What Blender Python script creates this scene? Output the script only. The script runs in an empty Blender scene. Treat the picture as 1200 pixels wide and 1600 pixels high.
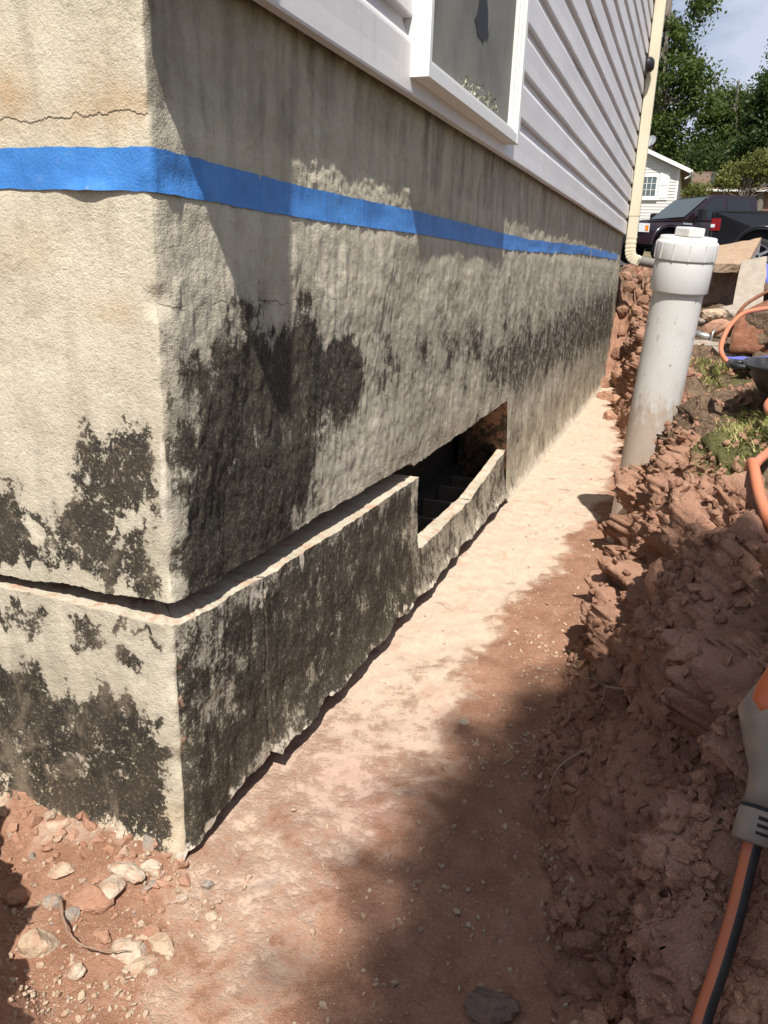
import bpy, bmesh, math, random
import numpy as np
from mathutils import Vector, Matrix

SC = bpy.context.scene
COL = SC.collection
R = math.radians

# ------------------------------------------------------------------ camera
CAM = (0.594, -0.805, 0.852)
YAW, PITCH, ROLL = 0.3534855, 0.3039653, -0.0365766
cy, sy = math.cos(YAW), math.sin(YAW); cp, sp = math.cos(PITCH), math.sin(PITCH)
fwd = Vector((-sy*cp, cy*cp, -sp)); right = Vector((cy, sy, 0)); down = fwd.cross(right)
r2 = math.cos(ROLL)*right + math.sin(ROLL)*down
d2 = -math.sin(ROLL)*right + math.cos(ROLL)*down
cam = bpy.data.cameras.new('camera'); cam_o = bpy.data.objects.new('camera', cam); COL.objects.link(cam_o)
cam_o.matrix_world = Matrix(((r2.x, -d2.x, -fwd.x, CAM[0]), (r2.y, -d2.y, -fwd.y, CAM[1]), (r2.z, -d2.z, -fwd.z, CAM[2]), (0, 0, 0, 1)))
cam.sensor_fit = 'HORIZONTAL'; cam.sensor_width = 36.0; cam.lens = 36.0*1217.2/1200.0
cam.clip_start = 0.02; cam.clip_end = 2000
SC.camera = cam_o

# ------------------------------------------------------------------ light
SUN = Vector((0.34, -1.0, 1.6)).normalized()
world = bpy.data.worlds.new('World'); SC.world = world; world.use_nodes = True
wn = world.node_tree; wn.nodes.clear()
def W(t, **k):
    n = wn.nodes.new(t)
    for a, v in k.items(): setattr(n, a, v)
    return n
sky = W('ShaderNodeTexSky', sky_type='NISHITA', sun_disc=False)
sky.sun_elevation = math.asin(SUN.z); sky.sun_rotation = math.atan2(SUN.x, SUN.y)
sky.air_density = 1.0; sky.dust_density = 1.5; sky.ozone_density = 1.0
tc = W('ShaderNodeTexCoord'); mp = W('ShaderNodeMapping'); mp.inputs['Scale'].default_value = (1.6, 1.6, 4.2)
mp.inputs['Location'].default_value = (0.35, 0.1, 0.2)
nz = W('ShaderNodeTexNoise'); nz.inputs['Scale'].default_value = 2.6; nz.inputs['Detail'].default_value = 7; nz.inputs['Roughness'].default_value = 0.55
rp = W('ShaderNodeValToRGB'); rp.color_ramp.elements[0].position = 0.36; rp.color_ramp.elements[1].position = 0.62
mx = W('ShaderNodeMix', data_type='RGBA')
mx.inputs['B'].default_value = (6.4, 7.0, 8.6, 1)
bg = W('ShaderNodeBackground'); bg.inputs['Strength'].default_value = 0.072
wo = W('ShaderNodeOutputWorld')
L = wn.links.new
L(tc.outputs['Generated'], mp.inputs['Vector']); L(mp.outputs['Vector'], nz.inputs['Vector']); L(nz.outputs['Fac'], rp.inputs['Fac'])
L(rp.outputs['Color'], mx.inputs['Factor']); L(sky.outputs['Color'], mx.inputs['A']); L(mx.outputs['Result'], bg.inputs['Color']); L(bg.outputs['Background'], wo.inputs['Surface'])
sl = bpy.data.lights.new('sun', 'SUN'); sl.energy = 5.0; sl.angle = R(0.55); sl.color = (1.0, 0.955, 0.88)
so = bpy.data.objects.new('sun', sl); COL.objects.link(so); so.location = (2, -7, 11)
so.rotation_euler = SUN.to_track_quat('Z', 'Y').to_euler()
vs = SC.view_settings; vs.view_transform = 'Standard'; vs.look = 'None'; vs.gamma = 1.0; vs.use_curve_mapping = False
vs.exposure = 0.46
SC.cycles.use_denoising = True
SC.cycles.max_bounces = 5; SC.cycles.diffuse_bounces = 3; SC.cycles.glossy_bounces = 2; SC.cycles.transmission_bounces = 2; SC.cycles.transparent_max_bounces = 8

# ------------------------------------------------------------------ noise in numpy
def _hash(ix, iy, iz, k):
    h = (ix.astype(np.uint32)*np.uint32(374761393) + iy.astype(np.uint32)*np.uint32(668265263) + iz.astype(np.uint32)*np.uint32(2147483647-58) + np.uint32((k*1274126177) & 0xffffffff))
    h = (h ^ (h >> np.uint32(13)))*np.uint32(1274126177)
    h = (h ^ (h >> np.uint32(15)))*np.uint32(2246822519)
    h = h ^ (h >> np.uint32(16))
    return h.astype(np.float32)*np.float32(1/4294967295.0)
def pn(P, scale=1.0, seed=0):
    """gradient noise, about -1..1"""
    Q = np.asarray(P, np.float32)*np.asarray(scale, np.float32)
    I = np.floor(Q); f = Q-I; I = I.astype(np.int64)
    u = f*f*f*(f*(f*6-15)+10)
    out = np.zeros(len(Q), np.float32)
    for a in (0, 1):
        wa = u[:, 0] if a else 1-u[:, 0]
        for b in (0, 1):
            wb = u[:, 1] if b else 1-u[:, 1]
            for c in (0, 1):
                wc = u[:, 2] if c else 1-u[:, 2]
                ix, iy, iz = I[:, 0]+a, I[:, 1]+b, I[:, 2]+c
                g = (_hash(ix, iy, iz, seed*3+1)*2-1)*(f[:, 0]-a) + (_hash(ix, iy, iz, seed*3+2)*2-1)*(f[:, 1]-b) + (_hash(ix, iy, iz, seed*3+3)*2-1)*(f[:, 2]-c)
                out += wa*wb*wc*g
    return out*1.6
def fbm(P, scale, octv=4, seed=0, gain=0.5, lac=2.1):
    o = 0; a = 1.0; s = np.asarray(scale, np.float32)
    for i in range(octv):
        o = o + a*pn(P, s, seed+i); a *= gain; s = s*lac
    return o
def worley(P, scale, seed=0, jit=0.95):
    Q = np.asarray(P, np.float32)*np.asarray(scale, np.float32)
    I = np.floor(Q).astype(np.int64)
    F1 = np.full(len(Q), 9., np.float32); F2 = F1.copy(); ID = np.zeros(len(Q), np.float32)
    for a in (-1, 0, 1):
        for b in (-1, 0, 1):
            for c in (-1, 0, 1):
                ix, iy, iz = I[:, 0]+a, I[:, 1]+b, I[:, 2]+c
                dx = ix+.5+jit*(_hash(ix, iy, iz, seed*5+1)-.5)-Q[:, 0]
                dy = iy+.5+jit*(_hash(ix, iy, iz, seed*5+2)-.5)-Q[:, 1]
                dz = iz+.5+jit*(_hash(ix, iy, iz, seed*5+3)-.5)-Q[:, 2]
                d = np.sqrt(dx*dx+dy*dy+dz*dz).astype(np.float32)
                hid = _hash(ix, iy, iz, seed*5+4)
                n = d < F1
                F2 = np.where(n, F1, np.minimum(F2, d)); ID = np.where(n, hid, ID); F1 = np.where(n, d, F1)
    return F1, F2, ID
def wfacet(P, scale, seed=0, warp=.12):
    """broken-clod relief: every cell is a randomly tilted plane; returns height and crack distance"""
    Q = np.asarray(P, np.float32)*np.asarray(scale, np.float32)
    Q = Q+warp*np.stack([pn(Q, 2.2, seed+201), pn(Q, 2.2, seed+202), pn(Q, 2.2, seed+203)], 1)
    I = np.floor(Q).astype(np.int64)
    F1 = np.full(len(Q), 9., np.float32); F2 = F1.copy(); H = np.zeros(len(Q), np.float32); ID = H.copy()
    for a in (-1, 0, 1):
        for b in (-1, 0, 1):
            for c in (-1, 0, 1):
                ix, iy, iz = I[:, 0]+a, I[:, 1]+b, I[:, 2]+c
                dx = ix+_hash(ix, iy, iz, seed*5+1)-Q[:, 0]; dy = iy+_hash(ix, iy, iz, seed*5+2)-Q[:, 1]; dz = iz+_hash(ix, iy, iz, seed*5+3)-Q[:, 2]
                d = np.sqrt(dx*dx+dy*dy+dz*dz).astype(np.float32); n = d < F1
                hid = _hash(ix, iy, iz, seed*5+4)
                F2 = np.where(n, F1, np.minimum(F2, d))
                h = (hid-.5)*.9+.8*((_hash(ix, iy, iz, seed*5+6)-.5)*dx+(_hash(ix, iy, iz, seed*5+7)-.5)*dy+(_hash(ix, iy, iz, seed*5+8)-.5)*dz)*2
                H = np.where(n, h, H); ID = np.where(n, hid, ID); F1 = np.where(n, d, F1)
    e = np.clip((F2-F1)/.16, 0, 1)
    e2 = np.clip((F2-F1)/.34, 0, 1)**.6
    return H*(.25+.75*e2)-.22*(1-e)**2, ID
def sst(a, b, x):
    t = np.clip((x-a)/(b-a), 0, 1); return t*t*(3-2*t)
def psd(px, py, poly):
    """signed distance to polygon, positive inside"""
    poly = np.asarray(poly, np.float32); d = np.full(px.shape, 9., np.float32); ins = np.zeros(px.shape, bool)
    n = len(poly)
    for i in range(n):
        a = poly[i]; b = poly[(i+1) % n]; e = b-a
        wx, wy = px-a[0], py-a[1]
        t = np.clip((wx*e[0]+wy*e[1])/max(1e-9, float(e@e)), 0, 1)
        d = np.minimum(d, np.hypot(wx-t*e[0], wy-t*e[1]))
        c = ((a[1] > py) != (b[1] > py)) & (px < (b[0]-a[0])*(py-a[1])/((b[1]-a[1]) if abs(b[1]-a[1]) > 1e-9 else 1e-9)+a[0])
        ins ^= c
    return np.where(ins, d, -d)

# ------------------------------------------------------------------ mesh / object helpers
def mesh_np(name, V, F, mat=None, masks=None, smooth=True):
    V = np.asarray(V, np.float32); F = np.asarray(F, np.int32)
    me = bpy.data.meshes.new(name)
    k = F.shape[1]
    me.vertices.add(len(V)); me.vertices.foreach_set('co', V.ravel())
    me.loops.add(F.size); me.loops.foreach_set('vertex_index', F.ravel())
    me.polygons.add(len(F)); me.polygons.foreach_set('loop_start', np.arange(0, F.size, k, dtype=np.int32))
    me.update(calc_edges=True)
    me.polygons.foreach_set('use_smooth', np.full(len(F), smooth, bool))
    if masks is not None:
        for nm, A in masks.items():
            at = me.attributes.new(nm, 'FLOAT_COLOR', 'POINT'); at.data.foreach_set('color', np.asarray(A, np.float32).ravel())
    if mat: me.materials.append(mat)
    me.validate()
    return me
def grid_faces(nr, nc, off=0):
    i = np.arange(nr-1)[:, None]*nc+np.arange(nc-1)[None, :]
    i = i.ravel()+off
    return np.stack([i, i+1, i+nc+1, i+nc], 1)
def link(name, me, parent=None, **tags):
    o = bpy.data.objects.new(name, me); COL.objects.link(o)
    if parent is not None: o.parent = parent
    for k, v in tags.items(): o[k] = v
    return o
def thing(name, label, cat, loc=(0, 0, 0), rz=0.0, group=None):
    o = bpy.data.objects.new(name, None); COL.objects.link(o); o.empty_display_size = .1
    o.location = loc; o.rotation_euler = (0, 0, rz); o['label'] = label; o['category'] = cat
    if group: o['group'] = group
    return o
def bm_obj(name, bm, mat, parent=None, smooth=False, bevel=0, seg=2, **tags):
    me = bpy.data.meshes.new(name)
    if bevel:
        bmesh.ops.bevel(bm, geom=[e for e in bm.edges if len(e.link_faces) == 2 and e.calc_face_angle(0) > .5], offset=bevel, segments=seg, profile=.6, affect='EDGES', clamp_overlap=True)
    bmesh.ops.recalc_face_normals(bm, faces=bm.faces[:])
    bm.to_mesh(me); bm.free()
    if smooth:
        for p in me.polygons: p.use_smooth = True
    if mat: me.materials.append(mat)
    return link(name, me, parent, **tags)
def box(bm, x0, x1, y0, y1, z0, z1):
    v = [bm.verts.new(p) for p in ((x0, y0, z0), (x1, y0, z0), (x1, y1, z0), (x0, y1, z0), (x0, y0, z1), (x1, y0, z1), (x1, y1, z1), (x0, y1, z1))]
    for f in ((0, 3, 2, 1), (4, 5, 6, 7), (0, 1, 5, 4), (1, 2, 6, 5), (2, 3, 7, 6), (3, 0, 4, 7)): bm.faces.new([v[i] for i in f])
    return v
def boxo(name, mat, parent, b, bevel=0, **tags):
    bm = bmesh.new(); box(bm, *b); return bm_obj(name, bm, mat, parent, bevel=bevel, **tags)
def prism(bm, pts, y0, y1):
    """polygon in x,z extruded along y"""
    a = [bm.verts.new((p[0], y0, p[1])) for p in pts]; b = [bm.verts.new((p[0], y1, p[1])) for p in pts]
    bm.faces.new(a); bm.faces.new(b[::-1]); n = len(pts)
    for i in range(n): bm.faces.new((a[i], b[i], b[(i+1) % n], a[(i+1) % n]))
def tube_vf(pts, rad, n=8, cap=True, prof=None, twist=0.0):
    pts = [Vector(p) for p in pts]; m = len(pts)
    if not hasattr(rad, '__len__'): rad = [rad]*m
    V = []; F = []
    t0 = (pts[1]-pts[0]).normalized(); up = Vector((0, 0, 1)) if abs(t0.z) < .9 else Vector((1, 0, 0))
    s = t0.cross(up).normalized()
    for i in range(m):
        t = (pts[min(i+1, m-1)]-pts[max(i-1, 0)]).normalized()
        s = (s-t*s.dot(t)).normalized(); w = t.cross(s)
        for k in range(n):
            a = 2*math.pi*k/n+twist; q = rad[i]*(prof(a) if prof else 1)
            V.append(pts[i]+s*(math.cos(a)*q)+w*(math.sin(a)*q))
    for i in range(m-1):
        for k in range(n):
            F.append((i*n+k, i*n+(k+1) % n, (i+1)*n+(k+1) % n, (i+1)*n+k))
    if cap:
        c0 = len(V); V.append(pts[0]); c1 = len(V); V.append(pts[-1])
        for k in range(n):
            F.append((c0, (k+1) % n, k, k)); F.append((c1, (m-1)*n+k, (m-1)*n+(k+1) % n, (m-1)*n+(k+1) % n))
    return V, F
def tube_me(name, V, F, mat, smooth=True):
    me = bpy.data.meshes.new(name)
    me.from_pydata([tuple(v) for v in V], [], [tuple(dict.fromkeys(f)) for f in F])
    if smooth:
        for p in me.polygons: p.use_smooth = True
    if mat: me.materials.append(mat)
    me.update(); return me
def tube(name, pts, rad, mat, parent=None, n=8, cap=True, **tags):
    V, F = tube_vf(pts, rad, n, cap); return link(name, tube_me(name, V, F, mat), parent, **tags)
def spline(pts, n=8):
    """catmull-rom through points"""
    P = [Vector(p) for p in pts]; P = [P[0]*2-P[1]]+P+[P[-1]*2-P[-2]]; o = []
    for i in range(1, len(P)-2):
        for k in range(n):
            t = k/n; a, b, c, d = P[i-1], P[i], P[i+1], P[i+2]
            o.append(.5*((2*b)+(c-a)*t+(2*a-5*b+4*c-d)*t*t+(3*b-a-3*c+d)*t**3))
    o.append(P[-2]); return o
def lathe_vf(prof, n=32):
    V = []; F = []
    for r, z in prof:
        for k in range(n): V.append((r*math.cos(2*math.pi*k/n), r*math.sin(2*math.pi*k/n), z))
    for i in range(len(prof)-1):
        for k in range(n): F.append((i*n+k, i*n+(k+1) % n, (i+1)*n+(k+1) % n, (i+1)*n+k))
    return V, F

# ------------------------------------------------------------------ material helpers
class M:
    def __init__(s, name, rough=.8, spec=.3, col=(.5, .5, .5), metal=0.0, **kw):
        s.m = bpy.data.materials.new(name); s.m.use_nodes = True; s.t = s.m.node_tree
        s.b = s.t.nodes['Principled BSDF']
        s.b.inputs['Roughness'].default_value = rough; s.b.inputs['Specular IOR Level'].default_value = spec
        s.b.inputs['Base Color'].default_value = (*col, 1); s.b.inputs['Metallic'].default_value = metal
        for k, v in kw.items(): s.b.inputs[k.replace('_', ' ')].default_value = v
    def n(s, t, **k):
        n = s.t.nodes.new(t)
        for a, v in k.items(): setattr(n, a, v)
        return n
    def put(s, sock, v):
        if hasattr(v, 'links'): s.t.links.new(v, sock)
        elif isinstance(v, tuple) and len(v) == 3 and sock.type == 'RGBA': sock.default_value = (*v, 1)
        else: sock.default_value = v
    def pos(s, scale=None):
        g = s.n('ShaderNodeNewGeometry').outputs['Position']
        return s.vscale(g, scale) if scale else g
    def obj(s, scale=None):
        g = s.n('ShaderNodeTexCoord').outputs['Object']
        return s.vscale(g, scale) if scale else g
    def vscale(s, v, sc):
        m = s.n('ShaderNodeVectorMath', operation='MULTIPLY'); s.put(m.inputs[0], v); m.inputs[1].default_value = sc; return m.outputs[0]
    def noise(s, v, scale, detail=4, rough=.55, dist=0.0):
        n = s.n('ShaderNodeTexNoise'); s.put(n.inputs['Vector'], v); n.inputs['Scale'].default_value = scale
        n.inputs['Detail'].default_value = detail; n.inputs['Roughness'].default_value = rough; n.inputs['Distortion'].default_value = dist
        return n.outputs['Fac']
    def vor(s, v, scale, feature='F1'):
        n = s.n('ShaderNodeTexVoronoi', feature=feature); s.put(n.inputs['Vector'], v); n.inputs['Scale'].default_value = scale
        return n.outputs['Distance']
    def ma(s, op, a, b=0.0, c=0.0, clamp=False):
        n = s.n('ShaderNodeMath', operation=op, use_clamp=clamp)
        s.put(n.inputs[0], a); s.put(n.inputs[1], b); s.put(n.inputs[2], c); return n.outputs[0]
    def ss(s, a, b, x, lo=0.0, hi=1.0):
        n = s.n('ShaderNodeMapRange', interpolation_type='SMOOTHSTEP'); s.put(n.inputs['Value'], x)
        n.inputs['From Min'].default_value = a; n.inputs['From Max'].default_value = b; n.inputs['To Min'].default_value = lo; n.inputs['To Max'].default_value = hi
        return n.outputs[0]
    def mix(s, f, a, b, blend='MIX'):
        n = s.n('ShaderNodeMix', data_type='RGBA', blend_type=blend); s.put(n.inputs['Factor'], f)
        s.put(n.inputs['A'], a); s.put(n.inputs['B'], b); return n.outputs['Result']
    def attr(s, name):
        n = s.n('ShaderNodeAttribute', attribute_name=name); sep = s.n('ShaderNodeSeparateColor'); s.t.links.new(n.outputs['Color'], sep.inputs[0])
        return sep.outputs[0], sep.outputs[1], sep.outputs[2], n.outputs['Alpha']
    def sep(s, v):
        n = s.n('ShaderNodeSeparateXYZ'); s.put(n.inputs[0], v); return n.outputs
    def col(s, v): s.put(s.b.inputs['Base Color'], v)
    def rough(s, v): s.put(s.b.inputs['Roughness'], v)
    def bump(s, h, dist=.002, strength=1.0):
        n = s.n('ShaderNodeBump'); n.inputs['Distance'].default_value = dist; n.inputs['Strength'].default_value = strength
        s.put(n.inputs['Height'], h); s.t.links.new(n.outputs[0], s.b.inputs['Normal'])

# ------------------------------------------------------------------ materials
def make_wall_mat():
    m = M('parged_concrete', rough=.92, spec=.12)
    P = m.pos(); Pv = m.pos((1, 1, .16))
    tar, alg, brn, wht = m.attr('mask')
    mud, ck1, ck2, gry = m.attr('mask2')
    n1 = m.noise(P, 5, 3); n2 = m.noise(P, 34, 6, .68); n3 = m.noise(P, 170, 3, .7); n4 = m.noise(P, 13, 6, .64)
    nd = m.noise(m.pos((1, 1, .55)), 9, 5, .7, .8)
    nf = m.noise(P, 420, 1, .6); ns = m.noise(Pv, 26, 4, .62); nsf = m.noise(Pv, 85, 4, .65)
    base = m.mix(m.ss(.35, .66, n1), (.62, .56, .44), (.53, .475, .365))
    base = m.mix(m.ss(.5, .72, n4, 0, .55), base, (.43, .37, .27))
    base = m.mix(m.ss(.45, .75, n3, 0, .35), base, (.36, .31, .225))
    base = m.mix(m.ss(.60, .68, nf, 0, .3), base, (.25, .21, .15))
    # long vertical weather streaks
    base = m.mix(m.ma('MULTIPLY', m.ss(.48, .70, ns), .38), base, (.33, .29, .215))
    base = m.mix(m.ma('MULTIPLY', brn, m.ss(.3, .7, n4, .3, 1.0)), base, (.47, .30, .155))
    # grey-brown tone over the long wall, strongest under the siding
    base = m.mix(m.ma('MULTIPLY', gry, m.ss(.32, .68, ns, .5, 1.0)), base, m.mix(m.ss(.35, .65, n2), (.19, .168, .13), (.285, .255, .205)))
    # algae / mould film
    base = m.mix(m.ma('MULTIPLY', alg, m.ss(.3, .7, n4, .25, .75)), base, m.mix(n2, (.085, .074, .058), (.17, .15, .118)))
    af = m.ss(.42, .60, m.ma('ADD', m.ma('MULTIPLY', alg, .76), m.ma('ADD', m.ma('MULTIPLY', m.ma('SUBTRACT', nsf, .5), .55), m.ma('ADD', m.ma('MULTIPLY', m.ma('SUBTRACT', n4, .5), .55), m.ma('ADD', m.ma('MULTIPLY', m.ma('SUBTRACT', n2, .5), .9), m.ma('MULTIPLY', m.ma('SUBTRACT', n3, .5), .75))))))
    acol = m.mix(m.ss(.46, .70, n3), m.mix(m.ss(.3, .7, n1), (.016, .0145, .012), (.044, .036, .028)), m.mix(n2, (.07, .058, .041), (.17, .145, .10)))
    base = m.mix(m.ma('MULTIPLY', af, m.ss(0, .25, alg, 0, .92)), base, acol)
    # bituminous coating
    base = m.mix(m.ma('MULTIPLY', tar, m.ss(.3, .65, n4, .2, .75)), base, m.mix(n2, (.20, .165, .115), (.36, .31, .235)))
    tf = m.ss(.44, .56, m.ma('ADD', m.ma('MULTIPLY', tar, .70), m.ma('ADD', m.ma('MULTIPLY', m.ma('SUBTRACT', n2, .5), .95), m.ma('ADD', m.ma('MULTIPLY', m.ma('SUBTRACT', n3, .5), .7), m.ma('MULTIPLY', m.ma('SUBTRACT', n4, .5), .8)))))
    tf = m.ma('MULTIPLY', tf, m.ss(.02, .12, tar))
    tcol = m.mix(m.ss(.52, .74, n3), m.mix(m.ss(.42, .62, n4), (.013, .012, .0115), (.045, .036, .028)), m.mix(n2, (.13, .10, .068), (.26, .21, .145)))
    tcol = m.mix(m.ss(.50, .66, nd, 0, .75), tcol, (.20, .16, .115))
    base = m.mix(m.ma('MULTIPLY', tf, .95), base, tcol)
    # lime / efflorescence
    wf = m.ss(.46, .58, m.ma('ADD', m.ma('MULTIPLY', wht, .75), m.ma('ADD', m.ma('MULTIPLY', m.ma('SUBTRACT', n2, .5), .9), m.ma('MULTIPLY', m.ma('SUBTRACT', ns, .5), .8))))
    base = m.mix(m.ma('MULTIPLY', wf, m.ss(.03, .2, wht)), base, m.mix(n3, (.66, .60, .50), (.52, .45, .36)))
    # red mud smears
    mf = m.ss(.45, .62, m.ma('ADD', m.ma('MULTIPLY', mud, .7), m.ma('MULTIPLY', m.ma('SUBTRACT', n2, .5), 1.0)))
    base = m.mix(m.ma('MULTIPLY', mf, .85), base, m.mix(n4, (.42, .235, .15), (.50, .31, .215)))
    # hairline cracks
    zz = m.sep(P)[2]; Ph = m.pos((1, 1, .02)); wob = m.ma('ADD', m.ma('MULTIPLY', m.ma('SUBTRACT', m.noise(Ph, 16, 2), .5), .030), m.ma('MULTIPLY', m.ma('SUBTRACT', m.noise(Ph, 95, 3, .7), .5), .014))
    zc = m.ma('ADD', zz, wob); wd = m.noise(Ph, 40, 2)
    def line(z0, w): return m.ss(w, w*.3, m.ma('ABSOLUTE', m.ma('SUBTRACT', zc, z0)))
    crk = m.ma('MAXIMUM', m.ma('MULTIPLY', line(1.006, .0014), ck1), m.ma('MULTIPLY', m.ma('MULTIPLY', line(.797, .0011), ck2), m.ss(.4, .6, wd)))
    base = m.mix(m.ma('MULTIPLY', crk, .8), base, (.09, .07, .05))
    m.col(base)
    h = m.ma('ADD', m.ma('MULTIPLY', n3, .7), m.ma('MULTIPLY', nf, .35))
    h = m.ma('ADD', h, m.ma('MULTIPLY', n2, .75))
    h = m.ma('ADD', h, m.ma('MULTIPLY', nsf, .5))
    h = m.ma('SUBTRACT', h, m.ma('MULTIPLY', tf, .12))
    h = m.ma('SUBTRACT', h, m.ma('MULTIPLY', crk, .5))
    m.bump(h, .0022, 1.0)
    return m.m
MW = make_wall_mat()

def make_soil_mat():
    m = M('red_clay_soil', rough=.95, spec=.08)
    P = m.pos()
    crm, top, grs, vio = m.attr('mask')
    lump, cav, _, _ = m.attr('mask2')
    n1 = m.noise(P, 4, 3); n2 = m.noise(P, 30, 6, .66); n3 = m.noise(P, 160, 4, .7); nf = m.noise(P, 520, 1); n4 = m.noise(P, 11, 6, .62, .4)
    soil = m.mix(m.ss(.32, .68, n4), (.262, .134, .084), (.37, .205, .135))
    soil = m.mix(m.ss(.5, .75, n2, 0, .6), soil, (.43, .265, .185))
    soil = m.mix(m.ss(.42, .75, n3, 0, .5), soil, (.17, .095, .066))
    soil = m.mix(m.ma('MULTIPLY', lump, .35), soil, (.42, .255, .185))
    soil = m.mix(m.ss(.665, .70, nf, 0, .7), soil, (.56, .45, .36))
    ts = m.mix(m.ss(.4, .65, n2), (.085, .055, .037), (.185, .128, .088))
    ts = m.mix(m.ss(.5, .66, n3, 0, .7), ts, (.26, .195, .13))
    soil = m.mix(m.ss(.35, .6, m.ma('ADD', top, m.ma('MULTIPLY', m.ma('SUBTRACT', n4, .5), .9))), soil, ts)
    soil = m.mix(m.ma('MULTIPLY', m.ss(.4, .6, m.ma('ADD', m.ma('MULTIPLY', grs, .75), m.ma('SUBTRACT', n2, .4))), m.ss(0, .1, grs)), soil, m.mix(n3, (.055, .058, .022), (.15, .135, .06)))
    # chalky concrete footing showing through the dirt film
    ck = m.mix(m.ss(.3, .7, n2), (.62, .525, .415), (.55, .415, .315))
    ck = m.mix(m.ss(.5, .7, n3, 0, .55), ck, (.44, .33, .25))
    ck = m.mix(m.ss(.60, .70, n4, 0, .7), ck, (.22, .175, .145))
    ck = m.mix(m.ss(.54, .64, m.noise(P, 5.5, 7, .72, 1.2), 0, .6), ck, (.45, .30, .22))
    ck = m.mix(m.ss(.60, .66, nf, 0, .4), ck, (.30, .21, .16))
    ck = m.mix(m.ma('MULTIPLY', vio, m.ss(.35, .6, n1, .3, 1)), ck, (.46, .32, .265))
    cf = m.ss(.28, .68, m.ma('ADD', m.ma('MULTIPLY', crm, .84), m.ma('ADD', m.ma('MULTIPLY', m.ma('SUBTRACT', n2, .5), .75), m.ma('ADD', m.ma('MULTIPLY', m.ma('SUBTRACT', n3, .5), .45), m.ma('MULTIPLY', m.ma('SUBTRACT', n4, .5), .70)))))
    cf = m.ma('MULTIPLY', cf, m.ss(.04, .25, crm))
    base = m.mix(m.ma('MULTIPLY', cf, .86), soil, ck)
    m.col(base)
    h = m.ma('ADD', m.ma('MULTIPLY', n3, .8), m.ma('MULTIPLY', nf, .35)); h = m.ma('ADD', h, m.ma('MULTIPLY', n2, 1.2))
    h = m.ma('MULTIPLY', h, m.ss(0, 1, cf, 1.0, .42))
    m.bump(h, .0045, 1.0)
    return m.m
MS = make_soil_mat()

# ------------------------------------------------------------------ trench ground
def itp(y, tab):
    a = np.array(tab); return np.interp(y, a[:, 0], a[:, 1])
TOE = [(-1.6, .66), (-.3, .60), (-.06, .565), (.14, .53), (.3, .47), (.5, .45), (.72, .455), (.97, .455), (1.2, .478), (1.5, .485), (1.75, .475), (2.3, .44), (3.4, .375), (5, .16), (6.2, .12), (9, .12)]
BRK = [(-1.6, .92), (-.3, .84), (0, .80), (.3, .77), (.5, .745), (.8, .71), (1.05, .675), (1.45, .64), (1.9, .62), (2.6, .60), (3.4, .55), (5, .40), (7, .38), (9, .38)]
ZBK = [(-1.6, .52), (0, .50), (.8, .50), (1.5, .50), (2.5, .54), (4, .66), (6, .86), (7, .93), (9, .95)]
ZGR = [(-1.6, .58), (0, .57), (1.5, .57), (2.5, .585), (4, .69), (6, .88), (7.5, .95), (9, .97)]
XCR = [(-.6, .24), (-.2, .27), (0, .285), (.35, .315), (.7, .27), (.95, .25), (1.15, .245), (1.35, .33), (1.8, .34), (2.3, .385), (3.4, .35), (5, .16), (9, .1)]
def far_grade(x, y):
    g = np.interp(y, [-40, 1.5, 2.5, 4, 6, 7.5, 12, 18, 22, 27, 33, 38, 62, 200], [.57, .57, .585, .69, .88, .95, .97, .985, 1.02, 1.215, 2.0, 2.4, 3.8, 8])
    return g
HOSEPATH = [(.745-.001*i*0, -.03, .445) for i in range(1)]+[tuple(np.array((.727, -.062, .425))*(1-t)+np.array((.7145, -.139, .352))*t) for t in np.linspace(0, 1, 6)]+[tuple(np.array((.7145, -.139, .352))*(1-t)+np.array((.682, -.265, .205))*t) for t in np.linspace(0, 1, 9)]
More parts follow.
